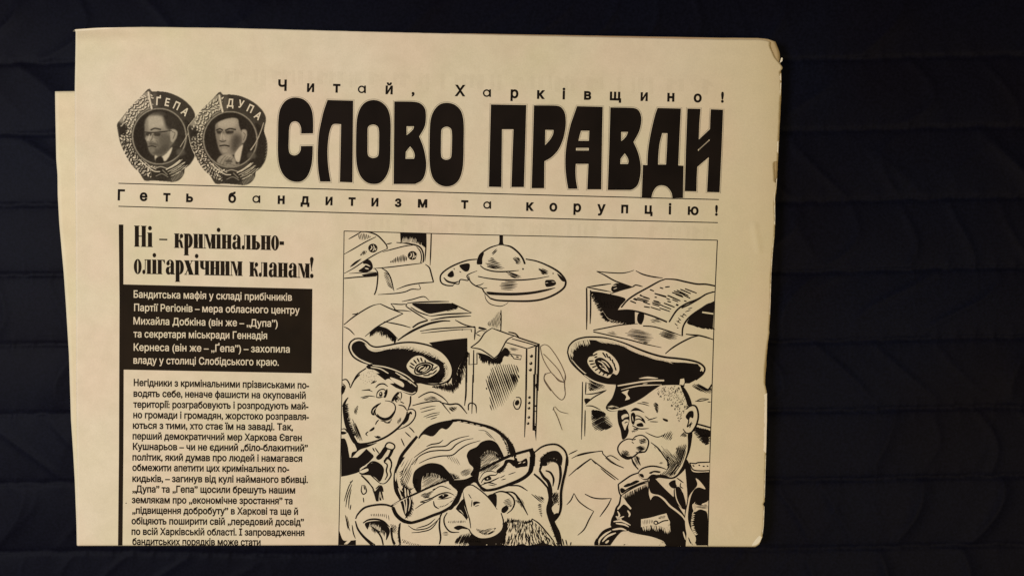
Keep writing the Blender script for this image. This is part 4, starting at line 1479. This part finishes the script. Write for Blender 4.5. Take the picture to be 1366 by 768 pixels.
p.M("I", 8, "465,365 510,345 555,368 582,412|485,385 530,374 562,396|472,330 492,338|470,430 530,457 612,455|480,455 520,470", t0=0.8)
p.P("I", "508,418 550,406 566,428 560,440 515,438")
p.P("I", "458,335 480,318 498,345 486,420 464,408")
p.M("I", 5, "470,350 478,395", mat=1, layer=1)
p.P("I", "545,360 570,375 582,410 560,398")
p.M("I", 7, "505,240 560,245 615,262|550,228 612,240|600,387 682,360|618,396 692,399|578,350 622,382|610,380 640,372")
p.hatch("I", "648,238 692,250 698,300 682,328", 40, 9, 9)
p.P("I", "730,368 772,380 772,398 740,388")
p.S("I", 7, "583,487 640,515 690,528 742,508")
p.hatch("I", "715,520 800,470 818,490 802,552 760,550", -58, 13, 9)
p.hatch("I", "460,480 500,455 530,465 480,490", 10, 9, 7)
p.S("I", 11, "480,550 430,545 380,570 350,610 350,650 380,692 430,715 480,695 530,657 580,652 606,600 606,555 570,520 530,513 490,530 468,558", t0=0.7, t1=0.6)
p.P("I", "375,655 400,682 440,695 470,690 430,715 390,702")
p.hatch("I", "380,640 430,650 460,690 400,690", 30, 9, 8)
p.hatch("I", "525,550 585,545 592,582 540,582", 20, 9, 8)
p.hatch("I", "500,620 560,600 590,625 530,650", -20, 9, 9)
p.M("I", 8, "500,545 480,552|498,655 530,662 580,655|490,525 520,515")
p.dots("I", 5, "478,580 470,572")
p.M("I", 9, "463,710 480,742 505,775|508,690 540,770", t0=0.8)
p.hatch("I", "495,690 530,700 530,730 515,720", 80, 8, 6)
p.hatch("I", "640,600 760,700 770,770 880,770 930,660 930,590 850,620 800,680", 55, 15, 5, jit=0.6)
p.hatch("I", "480,690 510,690 540,768 505,768", 65, 9, 6)
p.S("I", 10, "628,573 690,623 740,690 772,740 772,775", t1=0.9)
p.hatch("I", "845,622 925,585 932,640 905,720 885,770 860,770", -72, 9, 8)
p.hatch("I", "715,610 790,650 860,720 880,790 800,790 780,740", 50, 10, 5)
p.S("L", 9, "765,-10 780,60 768,105", t0=0.9)
p.S("L", 10, "465,0 480,50 522,100", t0=0.9, t1=0.9)
p.M("L", 7, "505,0 540,58")
p.Wp("L", "522,135 560,98 650,80 760,105 850,120 815,165 740,160 640,150 600,185 560,190 530,170")
p.S("L", 11, "520,130 545,100 590,80 650,72 720,85 765,102", t0=0.7)
p.hatch("L", "790,90 850,110 815,160 740,158 700,150", -50, 10, 7)
p.S("L", 12, "520,125 528,165 562,187 602,182 640,150 700,157 742,150", t0=0.8)
p.P("L", "610,180 650,150 742,146 800,168 850,145 890,85 935,12 925,90 850,165 800,182 700,172 668,180 640,172")
p.hatch("L", "780,60 840,20 900,10 880,80 820,145 770,150", -55, 11, 8)
p.P("L", "530,140 560,140 570,168 545,165")
p.P("L", "612,128 660,110 712,118 700,130 655,125 630,138")
p.hatch("L", "700,40 730,40 735,52 705,52", 10, 8, 5)
# tunic
p.P("L", "370,330 430,300 520,255 607,215 620,178 655,165 700,200 770,275 830,340 870,420 932,540 925,775* 750,775* 742,720 690,692 600,667 500,647 435,622 462,560 440,450 420,382 380,352")
p.P("L", "375,330 360,395 335,430 322,480 300,530 288,580 300,600 380,595 440,622 470,520 450,420 410,350")
p.Wp("L", "372,335 398,345 425,385 462,430 452,440 425,412 400,398 385,405 345,445 350,400")
p.M("L", 12, "345,455 360,490 345,520 400,500|310,545 380,540 455,575|330,560 400,570 440,590|330,500 380,530|430,450 448,480 440,505", mat=1, layer=1)
p.S("L", 14, "372,325 360,392 335,430 320,480 298,530 290,580", t0=0.7, t1=0.9)
p.P("L", "300,590 380,592 442,622 380,632 332,680 282,748* 150,748* 168,690 220,622")
p.M("L", 13, "185,745 192,700 235,655 290,622|215,715 260,670 330,640|300,615 370,605 420,620|240,730 270,705", mat=1, layer=1)
p.Wp("L", "345,225* 400,190 460,152 520,135 528,160 570,190 605,188 604,215 520,258 430,300 375,328")
p.M("L", 11, "350,228 400,192 460,152 520,130|350,226 358,290 372,325|375,325 450,272 540,228 602,212 604,190|385,300 440,262 530,222 600,198", t0=0.8, t1=0.8)
p.P("L", "395,242 430,220 455,215 500,193 532,200 500,222 450,242 412,252")
p.P("L", "365,270 385,258 415,282 380,304")
p.fringe("L", "385,325 450,290 540,245 605,215", 2, 48, 20, 5, mat=1, layer=1)
p.Wp("L", "613,258* 632,302 690,318 655,326 640,338 626,362* 612,310")
p.S("L", 13, "640,320 690,322 740,355 790,410 850,455 900,500 935,555", mat=1, layer=1, t0=0.5, t1=0.6)
p.Wp("L", "668,180* 730,186 822,186* 788,212 772,250 795,265 822,335* 745,262")
p.P("L", "783,216 832,190 852,222 838,262 800,252", 0, 2)
p.Wp("L", "840,175* 905,212 940,270 928,375* 905,330 880,265 845,230")
p.P("L", "828,262 870,248 900,290 925,380 925,440 890,430 845,382 826,330", 0, 2)
p.M("L", 7, "835,260 842,330 862,385 890,425|885,250 905,300", mat=1, layer=3)
p.M("L", 8, "850,172 908,215|885,212 880,245 905,262", layer=2)
p.Wp("L", "545,525* 620,512 700,490 762,474* 778,520 792,552 772,602 700,582 620,577 545,592*")
p.M("L", 9, "655,548 672,540 688,552 680,568 660,566 655,550|690,562 735,540 778,534", layer=2, t0=0.9, t1=0.9)
p.hatch("L", "555,535 640,525 645,560 560,575", 85, 14, 5, layer=2)
p.hatch("L", "690,505 750,495 755,515 700,520", 10, 9, 6, layer=2)
p.fringe("L", "552,585 620,575 700,582 770,598 785,560", 14, 58, 22, 9, mat=1, layer=1)
p.S("L", 10, "340,672 400,636 500,656 620,677 700,702 752,738", mat=1, layer=1)
p.Wp("L", "285,748* 340,680 400,642 500,656 620,682 740,722 758,748*")
p.M("L", 8, "395,746 412,736 432,738|700,748 722,728 752,735", layer=2)
p.P("L", "915,25* 935,15 962,62 992,122 1130,122* 1120,362 1060,402 1112,480 1112,748* 1020,748* 960,640 930,560 918,470 940,350 930,180")
p.Wp("L", "1012,175 1050,203 1095,267 1040,253 1000,272 970,332 952,420 945,520 965,600 1012,682 1002,748* 955,748* 925,600 922,500 942,400 960,320 1020,245 1025,215")
p.M("L", 9, "950,680 965,720 990,745|960,470 965,520|905,620 925,690", layer=2)
p.M("L", 10, "905,630 925,700", mat=1, layer=1)
p.Wp("L", "985,395 1060,410 1120,383* 1116,462* 1050,440 1000,462")
p.fringe("L", "990,400 1000,440 985,480", 22, -40, 10, 8, mat=1, layer=1)
p.hatch("L", "1010,415 1110,400 1110,440 1040,432", 8, 10, 6, layer=2)
p.fringe("L", "985,480 975,560 985,620 1010,660", 26, -8, 16, 9, mat=1, layer=1)
p.Wp("L", "958,45* 1010,50 1132,38* 1130,110* 1060,112 992,104")
p.M("L", 9, "958,45 1010,50 1030,42 1132,38|962,48 990,102 1060,112 1130,108", t0=0.8, t1=0.8, layer=2)
p.M("L", 9, "1035,62 1050,68|1070,72 1090,74|1105,70 1120,74|985,62 1000,76", layer=2)
p.S("L", 10, "168,690 152,725 150,748", t0=0.8)
standing = p.build("standing_officer", frame)

p = Print()                          # his cap
p.P("F", "70,530 80,470 110,432 170,410 260,405 350,418 450,432 520,455 570,488 640,518 700,535 770,553 850,580 960,595 1060,598 1150,608 1185,632 1188,662 1205,692 1150,738 1085,775* 262,775* 190,705 110,622 75,572")
p.S("F", 11, "45,510 60,455 110,407 190,383 280,380 360,386 440,402", t0=0.8, t1=0.8)
p.S("F", 17, "430,400 530,432 650,482 760,522 870,550 980,562 1090,577 1172,602 1216,645 1200,695 1140,745", t0=0.6, t1=0.8)
p.S("F", 12, "45,510 68,580 118,640 200,712 290,775", t0=0.8, t1=0.9)
p.M("F", 7, "80,570 140,640 220,705 340,760", mat=1, layer=1, t0=0.6)
p.fringe("F", "75,520 90,455 150,418 230,408", 18, 55, 20, 9, mat=1, layer=1)
p.fringe("F", "300,410 420,425 510,450 600,498 690,530 780,555 900,585", 58, 26, 36, 7, mat=1, layer=1)
p.M("F", 11, "515,448 600,485 700,530 800,566 900,585|905,590 980,585 1060,592 1140,605", mat=1, layer=1)
p.S("F", 12, "1165,615 1192,640 1180,672", mat=1, layer=1)
p.P("I", "40,-12* 130,52 230,82 320,88 330,95 300,190 258,245 244,276 255,298 290,310 350,302 440,272 540,222 640,152 700,112 725,88 880,86 912,100 922,66 1000,42 1065,-12*")
p.S("I", 9, "60,0 140,50 240,80 330,84", mat=1, layer=1, t0=0.6)
p.S("I", 11, "345,92 450,74 560,56 660,47 742,46", mat=1, layer=2, t0=0.8, t1=1)
p.Wp("I", "525,30 600,13 690,26 660,32 590,30", 2)
p.Wp("I", "880,34* 912,29* 916,60 905,86* 873,80*", 2)
p.S("I", 8, "375,125 450,106 540,90 720,82", mat=1, layer=2)
p.S("I", 14, "262,288 300,300 370,287 470,252 570,197 650,137 722,88", mat=1, layer=2, t0=0.6, t1=0.6)
p.Wp("I", "378,146* 442,124* 428,160 450,200 408,216* 418,180", 2)
p.S("I", 6, "560,75 600,72", mat=1, layer=2)
p.fringe("I", "265,270 300,262 340,275", 40, 10, 8, 4, mat=1, layer=2)
p.build("officer_cap", frame)
p = Print()
p.P("F", "265,520 310,495 370,500 430,540 475,600 487,660 465,702 430,690 400,727 350,715 290,690 240,640 215,590 230,550 262,542", 1, 0)
p.S("F", 12, "285,580 330,562 390,600 428,660 412,692 360,682 310,640", closed=True, layer=1)
p.P("F", "285,590 310,565 345,566 385,592 420,640 422,685 400,692 360,676 315,640", 0, 1)
p.M("F", 9, "305,585 340,600 372,640 395,680|318,620 350,648 385,672|335,580 370,598 405,640|345,625 362,618", mat=1)
p.M("F", 7, "352,602 372,618|330,632 352,640", mat=0)
p.M("F", 11, "345,512 375,555|375,520 395,560|402,545 415,580|425,570 436,605|440,600 450,635|450,635 460,665", layer=1, t0=0.9, t1=0.7)
p.M("F", 10, "228,585 268,582|238,612 280,605|256,640 292,625|280,665 312,645|312,690 335,665|346,708 362,685|380,712 400,690|262,540 300,520|275,555 300,545", layer=1, t0=0.9, t1=0.7)
p.build("cap_badge", frame)

# ------------------------------------------------------------------ the big balding man in spectacles
p = Print()
p.Wp("0", "531,622* 545,604 560,590 578,576 600,563 640,560 664,572 684,594 694,606 712,610 726,596 738,593 752,603 757,620 752,650 747,690 741,700 748,727* 498,727* 478,712 474,692 482,684 500,673 524,673 532,640", 0)
p.P("G", "765,515 830,445 920,405 1040,383 1055,400 1000,462 950,456 880,522 800,506 760,545")
p.S("G", 27, "575,785 610,692 680,600 745,522", t0=0.8, t1=0.8)
p.S("G", 16, "1040,386 1100,384 1180,396 1285,428", t0=0.9, t1=1)
p.S("H", 27, "0,395 70,387 160,402 250,422 340,445 400,475 450,515 500,565 538,622 555,680 575,775", t0=0.8, t1=0.9)
p.S("H", 34, "470,530 505,580 520,640 535,700", t0=0.4, t1=0.4)
p.M("H", 4.5, "60,398 95,394|115,402 150,405|170,412 205,418|222,424 258,432|275,440 312,450|328,458 362,472|378,484 402,500|418,515 438,535|452,552 468,575", mat=1, layer=1, t0=0.7, t1=0.7)
p.fringe("H", "380,455 450,505 500,555 540,610", 12, -14, 22, 6)
p.fringe("H", "440,520 480,580 500,640 510,700", -22, -10, 22, 6)
p.M("G", 9, "825,608 870,590 930,580 968,553|720,702 790,652 870,615 985,605 1040,565 1110,535 1190,518|762,752 850,712 950,690 1045,682 1110,632 1180,590 1285,558|700,765 760,695 840,655 930,642 1025,638 1080,590 1150,555 1225,540", t0=0.5)
p.M("H", 5, "245,470 310,480 390,560|305,490 360,540", layer=1)
p.hatch("G", "990,690 1060,690 1120,768 1080,768", 60, 14, 4)
# brows
p.P("H", "145,680 168,640 230,610 270,570 340,553 400,578 440,645 462,700 430,705 395,660 330,640 285,668 245,720 222,775* 185,760 150,710")
p.fringe("H", "300,650 345,645 390,668 425,700", 10, 60, 20, 6)
p.fringe("H", "290,660 260,700 240,745", 46, 12, 14, 6)
p.P("J", "705,205 720,122 780,72 860,45 950,60 1003,110 1045,160 1055,195 980,182 920,142 850,130 802,150 782,210 778,275 738,285 715,232")
p.fringe("J", "800,150 860,132 930,145 1000,180", -12, 52, 30, 6)
p.fringe("J", "735,180 715,230 745,290", 40, 10, 14, 7)
# hair at his temple
p.P("J", "640,-5* 590,85 572,180 602,280 635,240 690,285 706,370 692,460 655,505 628,462 600,372 552,285 542,180 560,82 612,-5*")
p.M("J", 9, "600,60 572,140 585,220|615,150 595,230 620,290|640,250 650,330|665,270 672,340|585,260 605,320|560,130 562,200", mat=1, layer=1)
p.fringe("J", "600,120 610,220 640,250 690,280", 36, -28, 20, 6)
p.fringe("J", "700,400 690,460 650,500", -20, 36, 12, 7)
p.hatch("J", "610,60 690,0 760,-10 680,120 620,200", -62, 22, 5)
p.hatch("J", "795,165 860,140 960,160 1010,190 940,215 850,250 785,280", -32, 9, 5, jit=0.6)
p.hatch("K", "235,110 290,60 345,30 400,20 440,40 400,90 340,115 270,140", -38, 9, 7, jit=0.6)
p.hatch("H", "260,700 330,645 390,665 420,705 330,745 250,775", -38, 9, 5, jit=0.7)
p.hatch("K", "0,130 60,150 80,180 20,185", -20, 9, 6)
p.hatch("K", "95,120 170,90 195,110 150,150 100,160", -30, 9, 6)
p.hatch("J", "1000,130 1090,140 1110,180 1040,190", -40, 9, 6)
p.hatch("J", "615,120 690,60 700,130 660,240 610,230", -68, 15, 6, jit=0.7)
p.hatch("K", "850,330 920,300 925,380 880,470 850,440", 70, 10, 8)
p.hatch("K", "560,330 620,360 640,420 600,400", 60, 9, 6)
p.M("J", 7, "640,300 655,380 650,470|665,290 685,370 672,455|620,330 640,410 645,480|600,300 622,370|690,300 700,360", mat=1)
p.fringe("J", "645,500 690,460 706,370", 22, 30, 14, 6)
# left eye and cheek
p.M("J", 10, "773,377 860,350 940,310 1010,298 1062,320|885,370 895,412 932,436", t0=0.6)
p.P("J", "925,335 980,308 1015,322 965,348")
p.dots("J", 6, "968,322", 1, 1)
p.M("J", 7, "880,280 950,243 1035,272|728,437 790,395 885,350|770,380 830,380|920,352 980,350 1040,335|790,330 860,345")
p.hatch("J", "775,318 850,290 910,255 870,312 815,348", -25, 9, 8)
p.hatch("J", "930,415 1000,398 1055,350 1085,295 1055,362 1000,405 940,425", -35, 8, 7)
p.M("J", 8, "668,578 720,612 780,612 850,592 925,528|698,640 780,632 870,602 945,498|740,602 840,570 900,520|960,470 940,510", t0=0.5)
p.S("J", 13, "945,485 935,580 946,680 934,745", t0=0.6, t1=0.8)
p.hatch("J", "960,640 1000,630 1020,660 970,665", 10, 9, 5)
p.hatch("J", "620,690 700,720 780,745 640,745", -60, 14, 6)
# nose
p.S("J", 11, "1002,468 975,520 985,582 1030,632 1105,636", t0=0.6)
p.P("J", "1058,597 1100,577 1150,588 1192,612 1130,606 1095,618")
p.hatch("J", "1010,540 1150,535 1160,555 1020,560", 80, 14, 6)
p.P("J", "1140,350 1150,420 1180,510 1165,520 1120,450 1075,435")
p.fringe("J", "1080,435 1120,465 1165,520", 20, 30, 12, 8)
p.M("J", 7, "1140,330 1152,402 1192,520 1205,602")
p.M("K", 9, "103,300 130,252 180,232 222,250 290,302 340,352 405,442", t0=0.5)
p.S("K", 6, "110,280 120,332 142,430 165,520 178,602")
p.S("K", 13, "438,470 457,540 452,610 402,662 330,690 250,690 190,652 162,608", t0=0.5, t1=0.6)
p.hatch("K", "250,632 330,640 395,598 372,640 300,660", -28, 9, 9)
p.hatch("K", "225,605 300,615 390,590 320,640 250,640", -20, 9, 6)
p.P("K", "325,325 392,308 402,362 395,420 370,385")
p.fringe("K", "340,335 380,330 398,380", -24, -18, 12, 6)
p.P("K", "200,380 230,372 262,385 225,395 205,412")
p.M("K", 6, "160,310 185,350|190,360 185,420|215,415 250,405")
p.S("K", 12, "370,308 430,288 490,300 540,342 552,390 530,442 488,477", t0=0.6)
p.P("K", "445,432 480,408 502,425 492,452 465,472 442,462")
p.hatch("K", "450,380 520,345 540,400 500,420", -20, 11, 6)
p.S("K", 13, "468,290 540,298 590,350 630,420 667,490", t0=0.5)
p.hatch("K", "555,360 600,370 620,430 590,400", 80, 10, 6)
p.S("K", 11, "500,240 590,240 665,283")
p.hatch("K", "700,310 805,345 795,395 740,355", 40, 12, 9)
p.hatch("K", "750,400 785,400 790,510 765,470", 15, 14, 9)
p.S("K", 15, "718,138 780,192 835,255", t0=0.8, t1=0.9)
p.P("K", "825,240 862,290 884,420 896,540 942,640 962,750* 925,750* 870,600 840,522 822,440 842,340")
p.fringe("K", "880,560 900,620 930,700", -30, 26, 14, 8)
# right eye
p.M("K", 9, "268,215 290,180 340,153 390,148 412,128|265,235 330,213 402,230|290,215 340,207 425,168", t0=0.6)
p.P("K", "295,182 340,158 355,185 310,198")
p.dots("K", 6, "322,178", 1, 1)
p.M("K", 6, "250,190 290,130 350,115 412,132|430,172 472,150|500,145 562,123|440,190 480,180|330,230 390,240")
p.P("K", "398,112 455,62 478,18 545,20 562,62 545,75 502,42 470,90 425,132")
p.fringe("K", "470,60 450,100 420,130", 30, 6, 10, 7)
p.P("K", "545,18 600,32 655,5 662,68 610,80 560,85")
p.M("K", 6, "585,50 610,40|625,45 645,35", mat=1, layer=1)
p.S("K", 9, "560,82 600,72 665,70")
p.Wp("H", "560,700 600,680 655,665 660,700 600,715")
# ears
p.S("H", 13, "715,665 790,610 870,590 930,600 985,650 1005,720 1003,775", t0=0.7, t1=1)
p.P("H", "765,775* 790,700 850,652 920,648 962,700 955,775* 930,745 880,742 820,775*")
p.fringe("H", "780,740 800,700 850,660", -26, -10, 14, 8)
p.fringe("H", "830,760 870,742 920,745", 0, -40, 14, 5, mat=1, layer=1)
p.S("K", 24, "1002,-5 990,100 967,200 950,300 948,420 930,490 888,545", t0=0.9, t1=0.6)
p.S("K", 24, "768,105 798,42 870,20 930,52 946,130 940,200 922,275", t0=0.8, t1=0.5)
p.S("K", 18, "818,110 860,128 886,180 880,245", t0=0.6)
p.S("K", 30, "765,105 800,165 842,210 862,290 852,420 880,505", t0=0.6, t1=0.8)
p.hatch("K", "800,20 940,10 950,60 870,40 810,80", 70, 10, 9)
p.hatch("K", "870,310 930,290 930,400 880,400", -60, 11, 9)
p.P("K", "850,430 880,480 920,470 935,495 890,545 860,510")
p.Wp("K", "872,425 900,395 922,385 920,430 900,468 880,462", 2)
p.S("J", 14, "220,522 240,480 300,425 400,402 480,402 545,424", t0=0.6, t1=0.8)
p.S("J", 14, "218,540 240,610 290,672 350,722 385,745", t0=0.6, t1=0.9)
p.P("J", "232,590 262,640 310,690 390,745* 345,745* 280,680 240,625")
p.S("J", 13, "283,557 330,530 400,525 460,545 512,592", t0=0.6)
p.P("J", "298,562 350,542 440,542 500,590 512,640 480,705 478,640 432,612 400,622 370,592 332,592 322,612")
p.fringe("J", "360,590 400,618 440,612 476,645", -8, 42, 16, 7)
p.fringe("J", "330,590 390,600 430,620", 10, -40, 14, 5, mat=1, layer=1)
p.S("J", 12, "350,585 400,622 440,682 456,745", t0=0.6, t1=0.9)
p.P("J", "515,600 535,600 540,680 570,745* 540,745* 522,680")
p.hatch("J", "340,480 490,480 510,520 500,545 470,510 350,500", 82, 16, 6)
p.hatch("J", "515,570 565,580 570,650 545,640", 60, 10, 7)
p.S("J", 16, "602,555 590,640 602,745", t0=0.4, t1=0.9)
p.fringe("J", "600,560 592,640 600,740", -22, 16, 20, 6)
# beard
p.P("K", "188,650 250,692 330,697 402,667 452,620 468,548 490,560 480,640 470,750* 160,750* 170,690")
bp = curve(parse("K", "455,545 520,535 600,560 700,545 800,620 880,700 945,750 430,750 460,640"), True, 3)
rnd = random.Random(21)
c0, c1 = bp.min(0), bp.max(0)
n = 0
while n < 225:
    x, y = rnd.uniform(c0[0], c1[0]), rnd.uniform(c0[1], c1[1])
    if inside(bp, x, y):
        f = (x - c0[0]) / (c1[0] - c0[0])
        a = math.radians(112 - 62 * f + rnd.uniform(-14, 14))
        L = rnd.uniform(4, 9)
        p.ribbon(np.array([(x - L * .5 * math.cos(a), y - L * .5 * math.sin(a)), (x + 0.4, y), (x + L * .5 * math.cos(a), y + L * .5 * math.sin(a))]), rnd.uniform(0.9, 1.75))
        n += 1
p.fringe("K", "470,560 560,545 640,560 700,545", 12, -34, 26, 7)
p.S("K", 10, "700,520 760,560 830,640 890,712", t0=0.7)
p.P("K", "560,750* 620,735 660,748 720,740 780,725 800,700 815,730 860,742 880,750*")
p.hatch("J", "1070,745 1090,682 1150,642 1205,640 1285,700 1285,745", -62, 11, 12, jit=0.5)
p.P("J", "1180,745* 1205,690 1240,680 1285,705 1285,745*")
p.M("K", 8, "990,700 1002,748|1035,720 1030,748|960,690 975,748")
p.build("balding_man", frame)

p = Print()                         # his spectacles
p.S("K", 23, "195,130 260,108 350,62 440,18 520,-18", t0=0.9, t1=1)
p.S("H", 23, "420,725 530,682 640,650 712,632", t0=1, t1=1)
p.S("H", 44, "690,635 708,680 704,775", t0=0.8, t1=1)
p.S("K", 31, "700,-5 702,60 680,130 600,190 480,238", t0=1, t1=0.8)
p.S("K", 23, "520,222 440,252 380,270 310,278 262,258", t0=0.9, t1=0.9)
p.S("K", 41, "702,-8 701,50 688,115 660,145", t0=1, t1=0.6)
p.S("J", 33, "538,425 570,490 632,540 700,553", t0=0.9, t1=0.6)
p.P("K", "195,0 255,70 252,130 245,195 275,245 320,272 290,290 245,245 215,212 150,220 110,240 95,280 60,380 20,440 -10,440 40,350 78,280 58,232 0,228 0,186 100,192 180,162 205,120")
p.P("J", "1170,-5* 1285,-5* 1285,95 1220,160 1200,140 1225,90 1190,50")
p.S("J", 17, "525,412 620,357 720,312 840,257 950,212 1020,190 1150,186 1225,158", t0=0.8, t1=1)
p.S("J", 25, "540,425 572,490 632,540 690,555 780,532 880,492 960,462 1040,412 1088,342 1105,255", t0=0.8, t1=0.8)
p.P("J", "1015,188 1130,200 1225,160 1240,200 1150,262 1120,332 1095,390 1050,420 1085,335 1088,285 1040,240")
p.M("J", 6, "540,402 620,362 665,340|1060,188 1150,180 1215,155", mat=1, layer=1)
p.build("spectacles", frame)

# ------------------------------------------------------------------ somebody's pen scribble and crease shade drawn over the cartoon
p = Print([INK_PEN_CREASE, PAPER], 3)
p.M("E", 5.2, "775,395 810,380 850,400 910,480 960,570 988,650 975,695 930,680 860,610 800,510 775,420 776,392|800,460 860,520 930,600 975,690|975,692 985,768|860,618 815,635 805,680 830,730 862,775", t0=0.9, t1=0.9)
p.M("H", 5.2, "985,-5 980,100 985,170 955,212 900,170 840,90 805,30 815,-15|885,-5 930,50 978,62", t0=0.9, t1=0.9)
p.M("H", 5.0, "885,290 920,360 960,470|897,268 940,310 1012,330|880,300 890,270", t0=0.6)  # shade of the paper creases, painted as dark strokes in the pen colour
p.build("pen_and_crease_shade", paper)
